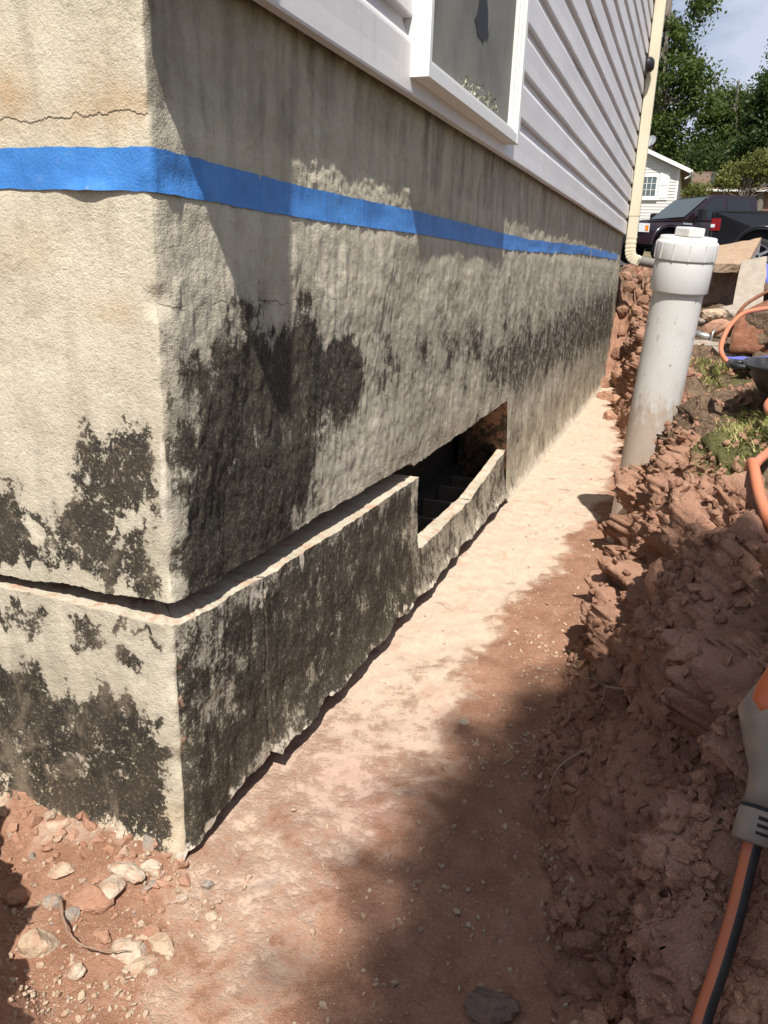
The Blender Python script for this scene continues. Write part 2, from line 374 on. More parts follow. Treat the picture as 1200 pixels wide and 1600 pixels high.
def ground_mesh():
    # rows along y, denser near the camera
    ys = [-1.4]
    while ys[-1] < -.5: ys.append(ys[-1]+.02)
    while ys[-1] < 7.6:
        y = ys[-1]; ys.append(y+.0046*(1+max(0, y+.35)/.75))
    ys = np.array(ys); nr = len(ys)
    cols = []
    xl = np.where(ys < -.004, -1.0, -.06)
    toe = itp(ys, TOE); brk = itp(ys, BRK); zb = itp(ys, ZBK); zg = itp(ys, ZGR)
    rise = sst(5.75, 6.75, ys)*.90
    def add(x, z): cols.append((x, z))
    # left extension (in front of the short wall)
    for t in np.linspace(0, 1, 90)[:-1]:
        tt = t**.75; add(xl+(-.03-xl)*tt, rise)
    for t in np.linspace(0, 1, 118)[:-1]:
        add(-.03+(toe+.03)*t, rise)
    for t in np.linspace(0, 1, 250)[:-1]:
        ez = (t*.55+.45*t*t*(3-2*t))
        add(toe+(brk-toe)*t, rise+(np.maximum(zb, rise+.02)-rise)*ez)
    for t in np.linspace(0, 1, 60)[:-1]:
        add(brk+.30*t, zb+(zg-zb)*sst(0, 1, t))
    for t in np.linspace(0, 1, 34):
        add(brk+.30+(2.6-brk-.30)*t**1.6, zg+0*t)
    X = np.stack([c[0] for c in cols], 1); Z = np.stack([c[1] for c in cols], 1); Y = np.repeat(ys[:, None], X.shape[1], 1)
    nc = X.shape[1]
    # mound on the near left, bank of the trench in front of the short wall
    dl = ((X-.088)*(-.56)+(Y+.378)*(-.83))
    wob = pn(np.stack([X.ravel(), Y.ravel(), 0*X.ravel()], 1), 6, 77).reshape(X.shape)*.03
    md = sst(-.05, .09, dl-.02+wob)*.33*(X < .5)*sst(-.14, -.26, Y)
    Z = Z+md
    # soil heaped against the foot of the short wall
    fr = sst(.02, -.05, X)*sst(-.16, -.02, Y)*(Y < .02)
    Z = Z+fr*.022
    P = np.stack([X, Y, Z], 2)
    du = np.gradient(P, axis=1); dv = np.gradient(P, axis=0)
    N = np.cross(du, dv); N /= np.linalg.norm(N, axis=2, keepdims=True)+1e-9
    N[N[..., 2] < 0] *= -1
    P = P.reshape(-1, 3); N = N.reshape(-1, 3); x, y, z = P.T
    tw = itp(y, TOE); bw = itp(y, BRK)
    bank = sst(-.03, .09, x-tw)                      # 0 on floor, 1 on the bank
    topw = sst(-.02, .12, x-bw)
    endw = sst(5.6, 6.2, y)
    rough = np.clip(np.maximum(bank*(1-.72*topw), np.maximum(endw*.8, np.clip(md.ravel()*5, 0, 1)*.75)), 0, 1)
    far = 1/(1+np.maximum(0, y)*.12)
    # the lower apron near the camera is smooth trodden clay
    smoothz = np.exp(-(((x-.56)/.09)**2+((y-.30)/.20)**2))
    rough = rough*(1-.75*smoothz)
    big = fbm(P, 3.1, 3, 11)
    f1, id1 = wfacet(P, (6.0, 6.0, 7.0), 3, .35)
    f2, id2 = wfacet(P, (14, 14, 17), 4, .3)
    f3, id3 = wfacet(P, 33, 5, .25)
    f4, id4 = wfacet(P, 75, 6, .2)
    w2, _, _ = worley(P, (19, 19, 21), 14); w3, _, id3w = worley(P, 47, 15)
    fine = fbm(P, 90, 2, 21)
    rid = 1-np.abs(fbm(P, 10, 4, 31, .55))
    mix = sst(-.25, .35, fbm(P, 2.6, 2, 33))          # blocky zones against crumbly zones
    rid2 = 1-np.abs(fbm(P, 4.6, 3, 35, .5))
    d = rough*(.060*big + (.058+.045*mix)*f1 + (.028+.018*mix)*f2 + .0115*f3 + .0055*f4 + .0022*fine + .022*(rid-.75) + .085*(rid2-.72))
    fl = (1-rough)
    d += fl*(.010*fbm(P, 3.2, 3, 51)*sst(.02, .14, x) + .0025*fbm(P, 22, 3, 52)+.0009*fine)
    # loose crumbs on the dirt part of the floor and on the grade
    xc = itp(y, XCR)
    dirt = sst(-.02, .10, x-xc+.05*fbm(P, 7, 3, 61))
    dirt = np.maximum(dirt, sst(.05, -.04, x)*sst(.05, -.02, y))
    d += fl*dirt*(.0045*np.clip(.55-w3, 0, 1)*(id3w > .55)+.0022*fine+.004*np.clip(.42-w2, 0, 1)*(id2 > .7))
    d += topw*(.010*(.5-w2)+.006*(.5-w3)+.004*fine)
    # undercut below the grass brink
    lip = np.exp(-((x-bw+.015)/.05)**2)*bank
    d += lip*.022*(.3+fbm(P, 8, 2, 71))
    P2 = P+N*d[:, None]
    # overhanging clods: push some down-slope
    P2[:, 0] -= rough*(.035*np.clip(pn(P, 6.5, 81), 0, 1))
    # the nozzle and its hose have pressed a groove into the bank
    for (hx, hy, hz) in HOSEPATH:
        dd = np.hypot(P2[:, 0]-hx, P2[:, 1]-hy); k = dd < .12
        P2[k, 2] = np.minimum(P2[k, 2], hz-.012+np.maximum(0, dd[k]-.018)*1.1)
    # keep the soil out of the walls
    inside = (y > -.004) & (P2[:, 0] < .06)
    P2[:, 2] = np.where(inside & (y < 5.7), np.minimum(P2[:, 2], .002+0*z), P2[:, 2])
    side = (y > .0) & (y < 6.3)
    # masks
    crm = sst(.085, -.085, x-xc+.06*fbm(P, 6, 4, 91)+.02*fbm(P, 30, 2, 92))*(1-bank)*(1-endw)
    crm *= np.interp(y, [-.6, -.25, -.02, .3, .8, 1.4, 6], [.38, .46, .58, .64, .82, 1.0, 1.0])
    crm *= np.where(y < .0, sst(-.06, .06, x-.02+.3*(y+.12)), 1)
    crm = np.maximum(crm, .6*fr.ravel()*sst(-.05, .25, fbm(P, 14, 3, 95))*(y < 0))
    vio = sst(.45, .0, np.hypot((x-.22)/.7, (y-.25)/1.1))
    top = np.clip(sst(-.03, .07, x-bw+.03*fbm(P, 9, 2, 96))*sst(.30, .47, z), 0, 1)
    top = np.maximum(top, .5*endw*sst(.3, .8, z))
    pipe = np.exp(-(((x-.66)/.10)**2+((y-1.45)/.22)**2))
    top = np.maximum(top, np.clip(pipe*1.3, 0, 1)*sst(.2, .4, z))
    grs = sst(.1, .5, fbm(P, 5, 3, 97)+.25)*topw*sst(2.6, 1.8, y)
    brink = np.exp(-(((x-bw-.02)/.05)**2+((y-.92)/.25)**2))
    grs = np.clip(np.maximum(grs, brink), 0, 1)
    lump = np.clip(id1*1.2-.2, 0, 1)*rough
    msk = np.stack([crm, top, grs, vio], 1); msk2 = np.stack([lump, rough, 0*x, 0*x+1], 1)
    return mesh_np('trench_ground', P2, grid_faces(nr, nc), MS, {'mask': msk, 'mask2': msk2}), P2.reshape(nr, nc, 3)
gm, GP = ground_mesh()
trench = link('trench_ground', gm, kind='structure')
GPf = GP.reshape(-1, 3)
def gz(x, y, r=.02, hi=False):
    """height of the built soil near x,y"""
    d = np.hypot(GPf[:, 0]-x, GPf[:, 1]-y); k = d < r
    if not k.any(): return float(GPf[np.argmin(d), 2])
    return float(GPf[k, 2].max() if hi else np.median(GPf[k, 2]))

def make_grade_mat():
    m = M('yard_ground', rough=.95, spec=.08)
    P = m.pos(); n1 = m.noise(P, .8, 6); n2 = m.noise(P, 9, 7)
    c = m.mix(m.ss(.35, .65, n1), (.10, .12, .045), (.21, .15, .10)); c = m.mix(m.ss(.4, .7, n2, 0, .6), c, (.06, .08, .025)); m.col(c); m.bump(n2, .03); return m.m
xs = np.array([-90, -40, -15, -6, -1.2, -.95, -.2, .5, 1.2, 1.9, 2.35, 2.5, 3, 4, 6, 10, 18, 40, 90.])
ysg = np.array([-60, -25, -8, -3, -1.6, -1.3, 0, 1, 2, 3, 4, 5, 6, 7, 7.3, 7.5, 8.2, 9, 11, 14, 18, 20.5, 22, 24.5, 27, 30, 33, 38, 45, 62, 130, 400.])
GX, GY = np.meshgrid(xs, ysg); GZ = far_grade(GX, GY)
ins = (GX > -1.0) & (GX < 2.4) & (GY > -1.35) & (GY < 7.4)
GZ = np.where(ins, -.6, GZ-.012)
GZ = np.where((GX < -.5) & (GX > -8) & (GY > -.1) & (GY < 6.3), -.6, GZ)
link('ground', mesh_np('ground', np.stack([GX, GY, GZ], 2).reshape(-1, 3), grid_faces(len(ysg), len(xs)), make_grade_mat(), smooth=False), kind='structure')
# asphalt drive behind the yard
ma_ = M('asphalt', rough=.9, spec=.2); _n = ma_.noise(ma_.pos(), 60, 4); ma_.col(ma_.mix(_n, (.04, .04, .042), (.075, .073, .07)))
dx = np.linspace(-9, 14, 8); dy = np.linspace(15.5, 29, 12); DX, DY = np.meshgrid(dx, dy)
link('driveway', mesh_np('driveway', np.stack([DX, DY, far_grade(DX, DY)+.012], 2).reshape(-1, 3), grid_faces(12, 8), ma_.m, smooth=False), kind='structure')

# ------------------------------------------------------------------ the house: foundation
house = thing('house', 'near house with pale lavender vinyl siding on a stained concrete foundation', 'house')
RC = .007
def path(s):
    """arclength s: <0 short wall (x=s,y=0), >0 long wall (x=0,y=s); returns xy and outward normal"""
    th = np.clip((s+RC)/(2*RC), 0, 1)*np.pi/2
    x = np.where(s < -RC, s, np.where(s > RC, 0, -RC+RC*np.sin(th)))
    y = np.where(s < -RC, 0, np.where(s > RC, s, RC-RC*np.cos(th)))
    return x, y, np.sin(th), -np.cos(th)
def wall_disp(P, S, z):
    side = sst(0, .03, S)
    v = (38, 38, 7)
    d = .0045*fbm(P, (4.2, 4.2, 4.2), 3, 101) + (.0006+.0002*side)*fbm(P, v, 3, 104) + side*.0017*fbm(P, (34, 34, 24), 4, 124, .6) + .0005*fbm(P, 60, 3, 107)
    d += side*.0035*fbm(P, (9, 9, 5), 3, 110)
    # coarse dash texture above the tape, trowel tongues below it
    up = sst(.93, 1.0, z)*sst(.30, .42, S)*sst(1.05, .9, S)
    d += up*.0022*fbm(P, 75, 2, 113)
    tg = side*sst(.90, .80, z)*sst(.38, .5, z)
    d += tg*.0030*np.abs(fbm(P, (42, 42, 20), 3, 116))
    # the coat below the tape is a little thicker
    d += side*.004*sst(.955, .90, z+.012*pn(P, 14, 119))
    # chips on the arris
    for cz, r, a in ((.802, .014, .013), (.455, .022, .014), (.52, .03, .004), (.63, .02, .004), (.93, .01, .003), (.70, .012, .004), (.30, .02, .005), (.16, .025, .006), (.06, .03, .008)):
        d -= a*np.exp(-(((S-.0)/(.014 if a > .01 else .010))**2+((z-cz)/r)**2))
    d -= .004*np.exp(-(S/.008)**2)*np.clip(pn(P, 40, 122)+.2, 0, 1)
    return d
def tar_front(S, z):
    FT = [(-.38, .549), (-.281, .561), (-.236, .557), (-.216, .532), (-.188, .531), (-.165, .588), (-.146, .647), (-.126, .662), (-.05, .671), (-.026, .655), (-.008, .632), (-.006, .574), (-.012, .467), (-.01, .39), (-.305, .38), (-.6, .38), (-.6, .56)]
    t = sst(-.035, .04, psd(S, z, FT))
    for H, a in (([(-.191, .603), (-.154, .616), (-.153, .545), (-.179, .514), (-.205, .529)], .5), ([(-.098, .515), (-.034, .535), (-.027, .523), (-.078, .506)], 1), ([(-.256, .493), (-.221, .497), (-.223, .46), (-.243, .457)], 1), ([(-.302, .422), (-.161, .424), (-.06, .42), (-.022, .40), (-.306, .388)], .55)):
        t *= 1-a*sst(-.006, .006, psd(S, z, H))
    LT = [(-.6, .25), (-.432, .254), (-.298, .272), (-.245, .305), (-.215, .247), (-.119, .27), (-.059, .253), (-.005, .246), (-.004, .0), (-.166, .0), (-.358, .0), (-.6, .0)]
    l = sst(-.035, .045, psd(S, z, LT))
    for H in ([(-.33, .362), (-.212, .373), (-.226, .309), (-.268, .31), (-.34, .32)], [(-.179, .359), (-.099, .37), (-.127, .309), (-.185, .307)], [(-.099, .379), (-.003, .388), (-.004, .365), (-.101, .35)], [(-.108, .334), (-.037, .339), (-.04, .288), (-.095, .286)]):
        l = np.maximum(l, .85*sst(-.008, .012, psd(S, z, H)))
    return np.maximum(t*.86, l*.92)
def wall_masks(P, S, z, lower):
    fr = (S < 0).astype(np.float32); sd = 1-fr
    lf = fbm(P, 7, 3, 131)
    S0, z0 = S, z
    wx = .016*fbm(P, 16, 3, 151)+.006*fbm(P, 70, 2, 152); wz = .018*fbm(P, 16, 3, 155)+.006*fbm(P, 70, 2, 156)+.022*fbm(P, (45, 45, 4), 2, 158)
    tar = fr*tar_front(np.minimum(S+wx, -.0005*(S < 0)), z+wz)
    brn = np.zeros_like(S)
    for cx, cz, rx, rz, a in ((-.20, 1.045, .035, .03, .8), (-.06, 1.04, .03, .03, .45), (-.03, 1.015, .05, .02, .6), (-.12, 1.0, .08, .03, .35), (-.26, .99, .04, .04, .5), (-.2, .86, .09, .03, .3), (-.07, .79, .06, .02, .4), (-.12, .595, .02, .01, .5)):
        brn += fr*a*np.exp(-(((S-cx)/rx)**2+((z-cz)/rz)**2))
    SA = [(.006, .735), (.066, .751), (.143, .763), (.212, .78), (.376, .785), (.624, .729), (.692, .622), (.60, .56), (.655, .508), (.514, .473), (.40, .42), (.284, .36), (.107, .36), (.004, .36)]
    a1 = sst(-.075, .07, psd(S+wx, z+wz, SA)+.05*lf+.03*fbm(P, 18, 2, 139))
    alg = sd*a1*.98
    SB = [(.43, .62), (.686, .57), (.789, .468), (.404, .44)]
    alg *= 1-.45*sst(-.03, .05, psd(S, z, SB))
    SF = [(1.30, .74), (5.9, .86), (6.6, .20), (2.2, .30), (1.2, .56)]
    alg = np.maximum(alg, sd*.74*sst(-.12, .2, psd(S, z, SF)+.10*lf+wz))
    alg = np.maximum(alg, sd*np.clip(.55+.45*lf, 0, .8)*np.exp(-((z-.66+.03*lf)/.12)**2)*sst(.55, .75, S))
    alg = np.maximum(alg, sd*np.clip(.25+.55*lf, 0, .6)*sst(.62, .5, z)*sst(.6, .8, S))
    # streaked darker band under the siding, weaker over a middle stretch
    run = sst(.0, .55, fbm(np.stack([P[:, 0], P[:, 1], P[:, 2]*.12], 1), 9, 3, 133)+.15)
    gry0 = sd*.42*sst(.6, 1.0, S)*np.clip(.75+.6*lf, 0, 1)+sd*.22
    gry = sd*(.62+.38*run)*sst(.97, 1.05, z)*(1-.5*sst(.30, .42, S)*sst(1.05, .9, S)*sst(1.12, 1.07, z))
    alg = np.maximum(alg, sd*.30*np.exp(-((S-.03)/.07)**2)*sst(.86, 1.0, z))
    wht = np.zeros_like(S)
    # pale arris
    wht = np.maximum(wht, .75*np.exp(-((S+.006)/.010)**2)*sst(.30, .42, z)*sst(.78, .6, z))
    wht = np.maximum(wht, fr*.5*np.exp(-((S+.10)/.2)**2)*sst(.75, .6, z)*sst(.45, .6, z))
    mud = np.zeros_like(S)
    if lower:
        t = sd*np.clip(.93+.28*lf, 0, 1)
        t *= 1-.22*sst(.31, .375, z+.02*lf)
        tar = np.maximum(tar, 0)
        alg = np.maximum(alg*0, t*.95)
        wht = np.maximum(wht, sd*.72*sst(.27, .37, z+.05*lf)*sst(.1, .5, fbm(P, (17, 17, 6), 3, 135)+.25))
        lipw = sst(.050, .004, z-low_lo(S)+.03*lf)
        wht = np.maximum(wht, sd*.66*lipw)
        wht = np.maximum(wht, fr*.62*sst(.04, .015, z+.014*lf))
        mud = np.maximum(mud, fr*.62*sst(.075, .02, z+.03*lf+.10*np.abs(S)*0))
        brn = np.maximum(brn, fr*.5*sst(.14, .05, z+.03*lf))
        wht = np.maximum(wht, .7*np.exp(-((S-.004)/.012)**2)*sst(-.2, .5, pn(P, 16, 136)+.2))
        crack2 = np.exp(-((z-.10-.35*(S-.35)-.05*lf)/.014)**2)*sst(.28, .34, S)*sst(.62, .5, S)
        wht = np.maximum(wht, crack2*.62)
        mud = np.maximum(mud, .8*np.exp(-((S-.002)/.009)**2)*sst(-.3, .3, pn(P, 18, 137)))
        mud = np.maximum(mud, sd*.55*np.exp(-((S-.225)/.008)**2))
        alg = np.where(S > .95, alg*.72, alg)
    else:
        mud = np.maximum(mud, .7*np.exp(-((S+.002)/.008)**2)*sst(.66, .60, z)*sst(-.1, .4, pn(P, 18, 138)))
        fl = sst(.10, .0, z)*sst(2.0, 2.2, S)
        wht = np.maximum(wht, fl*.9)
        wht = np.maximum(wht, sd*.45*sst(.55, .40, z)*sst(.75, 1.0, S)*np.clip(lf+.4, 0, 1))
    # hairline cracks
    ck = np.zeros_like(S)
    c1 = 1.0+0*.006*pn(np.stack([S*30, S*0, S*0], 1), 1, 141)+.003*pn(np.stack([S*110, S*0, S*0], 1), 1, 142)
    ck = fr*sst(.03, .02, np.abs(z-1.006))
    c2 = .798+.006*pn(np.stack([S*20, S*0, S*0], 1), 1, 143)+.003*pn(np.stack([S*90, S*0, S*0], 1), 1, 144)
    ck2 = sst(.03, .02, np.abs(z-.797))*sst(-.05, -.02, S)*sst(.62, .5, S)
    return {'mask': np.stack([tar, np.clip(alg, 0, 1), np.clip(brn, 0, 1), np.clip(wht, 0, 1)], 1), 'mask2': np.stack([mud, ck, ck2, np.clip(np.maximum(gry, gry0), 0, 1)], 1)}
def wall_piece(name, svals, zlo, zhi, off, nz=None, depth=.17, lower=False, rag=None, split=None):
    """outer face as a displaced grid plus skirts that run back into the wall"""
    S = np.asarray(svals, float); ns = len(S)
    lo, hi = zlo(S), zhi(S)
    T = np.linspace(0, 1, nz)
    Z = lo[None, :]+(hi-lo)[None, :]*T[:, None]
    if split:   # rows above the split height are level all along the wall
        k = int(nz*.34); a_ = np.linspace(0, 1, k)[:, None]; b_ = np.linspace(0, 1, nz-k+1)[1:, None]
        Z = np.concatenate([lo[None, :]+(split-lo)[None, :]*a_, split+(hi-split)[None, :]*b_], 0)
    SS = np.repeat(S[None, :], nz, 0)
    s = SS.ravel(); z = Z.ravel()
    x, y, nx, ny = path(s)
    P0 = np.stack([x, y, z], 1)
    d = wall_disp(P0, s, z)+off(s, z)
    if rag is not None:   # ragged lower edge
        z = z+rag(P0, s)*np.clip(1-(z-np.repeat(lo[None, :], nz, 0).ravel())/.05, 0, 1)
    V = np.stack([x+nx*d, y+ny*d, z], 1)
    F = grid_faces(nz, ns)
    msk = wall_masks(P0, s, z, lower)
    # skirts
    def ring(idx):
        q = V[idx].copy(); sn = s[idx]
        ax, ay, bx, by = path(sn)
        q[:, 0] = np.where(sn < 0, np.minimum(q[:, 0], -depth*.98), -depth)
        q[:, 1] = np.where(sn < 0, depth, np.maximum(q[:, 1], depth*.98 if S[0] < 0 else -9))
        return q
    idx = np.arange(nz*ns).reshape(nz, ns)
    VV = [V]; FF = [F]; base = len(V); mm = {k: [a] for k, a in msk.items()}
    for k, (line, flip) in enumerate(((idx[0], 0), (idx[-1], 1), (idx[:, 0], 1), (idx[:, -1], 0))):
        q = ring(line); n = len(line)
        # duplicate rim so that the arris stays sharp, with a small rounded step
        rim = V[line].copy(); mid = rim*.94+q*.06
        mid[:, 2] += (.003 if k == 0 else -.003 if k == 1 else 0)*(.3+np.abs(pn(rim, 45, 150)))
        VV += [rim, mid, q]
        a = base+np.arange(n); b = a+n; c = b+n
        for u, v in ((a, b), (b, c)):
            f = np.stack([u[:-1], u[1:], v[1:], v[:-1]], 1); FF.append(f if not flip else f[:, ::-1])
        for kk in mm:
            A = msk[kk][line].copy()
            if k > 1: pass
            elif kk == 'mask':
                A[:, 0] *= .3; A[:, 1] = A[:, 1]*.3 if k == 1 else .9; A[:, 3] = .34 if k == 1 else .12
            else:
                A[:, 0] = np.maximum(A[:, 0], .68 if k == 1 else .75); A[:, 1:] = 0
            mm[kk] += [A, A, A]
        base += 3*n
    me = mesh_np(name, np.concatenate(VV), np.concatenate(FF)[:, ::-1], MW, {k: np.concatenate(a) for k, a in mm.items()})
    return link(name, me, house)
def srange(a, b, d0=.0026):
    o = [a]
    while o[-1] < b-1e-6:
        s = o[-1]
        st = d0 if -.42 < s < 0 else (.03 if s <= -.42 else d0*(1+s/.8))
        o.append(min(b, s+st))
    if len(o) > 2 and o[-1]-o[-2] < .0005: o.pop(-2)
    return np.array(o)
def jag(s, sc=1.0, seed=0):
    p = np.stack([s, s*0+seed, s*0], 1); return sc*(.004*pn(p, 14, 160)+.0022*pn(p, 55, 161)+.0012*pn(p, 160, 162))
def up_lo(s):
    return np.interp(s, [-1.6, -.3, 0, .22, .52, .93, .985, 1.0, 2.07], [.393, .399, .411, .405, .407, .397, .392, .380, .395])+jag(s)
zero = lambda s, z: 0*s

def flare(s, z): return .030*np.exp(-np.clip(z, 0, 9)/.05)*(.6+.5*pn(np.stack([s, s*0, s*0], 1), 7, 170))+.012*np.exp(-z/.2)
wall_piece('foundation_wall', np.concatenate([srange(-1.6, 2.0745), srange(2.0755, 6.26)]), lambda s: np.where(s < 2.075, up_lo(s), -.02), lambda s: 0*s+1.21, lambda s, z: flare(s, z)*(s > 2.075)*sst(.36, .25, z), nz=300, split=.43)
# displaced courses under the crack
def off1(s, z):
    f = np.where(s < 0, .008, np.interp(s, [0, .03, .225], [.005, .006, .008]))
    return f+np.where(s > 0, .016*np.exp(-np.clip(z, 0, 9)/.09), .018*np.exp(-np.clip(z-.02, 0, 9)/.03))
def low_hi(s): return np.interp(s, [-1.6, -.3, 0, .22, .6, 1.0], [.382, .383, .380, .368, .361, .354])+jag(s, .8, 5)
def low_lo(s): return np.where(s < 0, .004, np.interp(s, [0, .1, .5, 1, 2.4], [.018, .036, .044, .044, .034]))
def rag(P0, s): return np.where(s > 0, .013*pn(P0, 13, 180)+.006*pn(P0, 45, 181), .004*pn(P0, 20, 182))
wall_piece('foundation_block', srange(-1.6, .2215), low_hi, low_lo if False else (lambda s: low_hi(s)), off1, nz=2) if False else None
def piece(name, a, b, hi, off, nz, depth=.15): return wall_piece(name, srange(a, b), low_lo, hi, off, nz=nz, depth=depth, lower=True, rag=rag)
piece('foundation_block', -1.6, .2215, low_hi, off1, 130)
def off2(s, z): return np.interp(s, [.22, .6, 1.0, 1.56, 2.0, 2.35], [.009, .014, .014, .012, .010, .008])+.020*np.exp(-np.clip(z-.03, 0, 9)/.10)+.024*np.exp(-np.clip(z-.03, 0, 9)/.035)*(.7+.6*pn(np.stack([s, s*0, s*0], 1), 9, 171))
piece('foundation_block', .2265, .9975, low_hi, off2, 130)
def h3(s): return np.interp(s, [.99, 1.03, 1.3, 1.545], [.165, .158, .153, .150])+jag(s, .9, 7)
piece('foundation_block', .9995, 1.545, h3, off2, 60, .018)
def h4(s): return np.interp(s, [1.545, 1.8, 2.0, 2.075], [.150, .175, .197, .206])+jag(s, .7, 9)
piece('foundation_block', 1.549, 2.0745, h4, lambda s, z: off2(s, z)-.003, 70, .018)
# hollow cores seen through the opening
mc = M('shaded_block_core', rough=.95, spec=.05); mc.col(mc.mix(mc.noise(mc.pos(), 30, 6), (.03, .027, .023), (.055, .05, .042)))  # near-black concrete: the shade of the hollow is put into the colour
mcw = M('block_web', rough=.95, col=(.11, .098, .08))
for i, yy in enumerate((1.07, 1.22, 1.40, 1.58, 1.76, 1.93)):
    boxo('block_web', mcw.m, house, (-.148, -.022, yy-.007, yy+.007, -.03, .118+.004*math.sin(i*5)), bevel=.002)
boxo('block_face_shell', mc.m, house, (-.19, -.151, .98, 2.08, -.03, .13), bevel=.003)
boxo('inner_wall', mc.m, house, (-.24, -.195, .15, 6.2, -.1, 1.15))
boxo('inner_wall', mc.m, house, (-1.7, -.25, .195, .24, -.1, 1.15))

# ------------------------------------------------------------------ vinyl siding
def make_siding_mat():
    m = M('vinyl_siding', rough=.42, spec=.4)
    P = m.pos(); n = m.noise(m.pos((1, .5, 2)), 5, 6); n2 = m.noise(P, 45, 6, .65); ns = m.noise(m.pos((6, 6, .5)), 4, 5)
    c = m.mix(m.ss(.35, .7, n), (.71, .685, .685), (.65, .625, .63))
    c = m.mix(m.ss(.5, .8, n2, 0, .35), c, (.52, .49, .47))
    c = m.mix(m.ss(.52, .8, ns, 0, .4), c, (.53, .49, .45))
    m.col(c); m.bump(m.noise(m.pos((1, .25, 1)), 60, 3), .0004, .6)
    return m.m
MV = make_siding_mat()
def siding_panel(y0, y1, zb, courses=2, lift=0.0, parent=None, face=0.033, name='siding_panel'):
    prof = []
    for c in range(courses):
        z0 = zb+c*.127
        prof += [(.017, z0-.0005), (face, z0), (face+.0012, z0+.004), (face, z0+.040), (face-.0004, z0+.084), (face-.0016, z0+.0895), (face-.006, z0+.097), (face-.0125, z0+.110), (face-.0155, z0+.120), (face-.0160, z0+.1265)]
    prof.append((.010, zb+courses*.127+.006))
    ys = np.linspace(y0, y1, max(2, int((y1-y0)/.12)+1)); n = len(prof)
    V = []; 
    for y in ys:
        for (x, z) in prof:
            V.append((x+lift, y, z))
    V = np.array(V, np.float32); w = .0016*pn(V, (1, 3.0, 6), 201)+.0007*pn(V, (1, 9, 9), 202)
    V[:, 0] += w; V[:, 2] += .0009*pn(V*np.array([0, 1, 1], np.float32), (1, 2, 2), 203)
    F = grid_faces(len(ys), n)[:, ::-1]
    me = mesh_np(name, V, F, MV, smooth=False)
    return link(name, me, parent or house)
SEAM = [[3.40], [2.72, 5.9], [3.03], [3.66], [2.2, 5.29], [4.3], [3.1], [4.9], [2.6], [3.9], [3.2], [4.5], [2.9], [3.7], [4.1], [3.3], [4.7]]
SY0, SY1 = -.02, 6.17
for k in range(17):
    zb = 1.172+k*.254
    cuts = [SY0]+SEAM[k]+[SY1]
    for i in range(len(cuts)-1):
        siding_panel(cuts[i], cuts[i+1]+(.02 if i+2 < len(cuts) else 0), zb, 2, lift=(.0016 if i % 2 == 0 else 0.0))
mt = M('white_trim', rough=.4, spec=.4, col=(.74, .73, .72)); mt.col(mt.mix(mt.ss(.5, .8, mt.noise(mt.pos(), 30, 6), 0, .35), (.76, .745, .72), (.55, .53, .50)))
MT = mt.m
boxo('corner_post', MV, house, (-.05, .036, -.036, .0, 1.186, 5.48), bevel=.003)
boxo('corner_post', MV, house, (-.05, .037, 6.168, 6.205, 1.168, 5.48), bevel=.003)
boxo('sheathing', mc.m, house, (-7.5, .006, .006, 6.166, 1.195, 5.48))  # solid box added behind the siding to keep light out of the hollow foundation
for k in range(17):   # siding of the short side
    zb = 1.192+k*.254
    me = bpy.data.meshes.new('siding_panel')
    pr = [(-.017, zb), (-.033, zb), (-.032, zb+.09), (-.017, zb+.126), (-.033, zb+.127), (-.032, zb+.217), (-.014, zb+.258)]
    vv = [(x, a, b) for x in (-7.5, -.052) for a, b in pr]; n = len(pr)
    me.from_pydata(vv, [], [(i, i+1, n+i+1, n+i) for i in range(n-1)]); me.materials.append(MV); link('siding_panel', me, house)
mr = M('roof_shingle', rough=.95); mr.col(mr.mix(mr.noise(mr.pos(), 25, 5), (.08, .075, .07), (.14, .13, .12)))
bm = bmesh.new()
prism(bm, [(.28, 5.42), (-3.75, 7.5), (-7.8, 5.42), (-7.8, 5.5), (-3.75, 7.6), (.28, 5.5)], -.3, 6.45)
bm_obj('roof', bm, mr.m, house)
boxo('soffit', MT, house, (-7.6, .2, -.25, 6.4, 5.42-.001, 5.46))

# ------------------------------------------------------------------ window
win = link('window', None, house); win.empty_display_size = .1
WY0, WY1, WZ0, WZ1 = .765, 1.61, 1.20, 2.36
for nm, b in (('jamb', (.02, 0.0730, WY0, WY0+.014, WZ0, WZ1)), ('jamb', (.02, 0.0730, WY1-.026, WY1, WZ0, WZ1)), ('sill', (.02, 0.0715, WY0+.0145, WY1-.0265, WZ0+.001, WZ0+.0245)), ('head', (.02, 0.0715, WY0+.0145, WY1-.0265, WZ1-.034, WZ1-.001)),
              ('sash_stile', (.02, 0.0640, WY0+.0145, WY0+.020, WZ0+.025, WZ1-.035)), ('sash_stile', (.02, 0.0640, WY1-.036, WY1-.0265, WZ0+.025, WZ1-.035)), ('sash_rail', (.02, 0.0645, WY0+.0205, WY1-.0365, WZ0+.025, WZ0+.034)), ('sash_rail', (.02, 0.0645, WY0+.0205, WY1-.0365, WZ1-.045, WZ1-.035)),
              ('screen_frame', (.02, 0.0570, WY0+.0205, WY0+.025, WZ0+.0345, WZ1-.046)), ('screen_frame', (.02, 0.0570, WY1-.046, WY1-.0365, WZ0+.0345, WZ1-.046)), ('screen_frame', (.02, 0.0568, WY0+.0255, WY1-.0465, WZ0+.0345, WZ0+.040))):
    boxo(nm, MT, win, b, bevel=.0018)
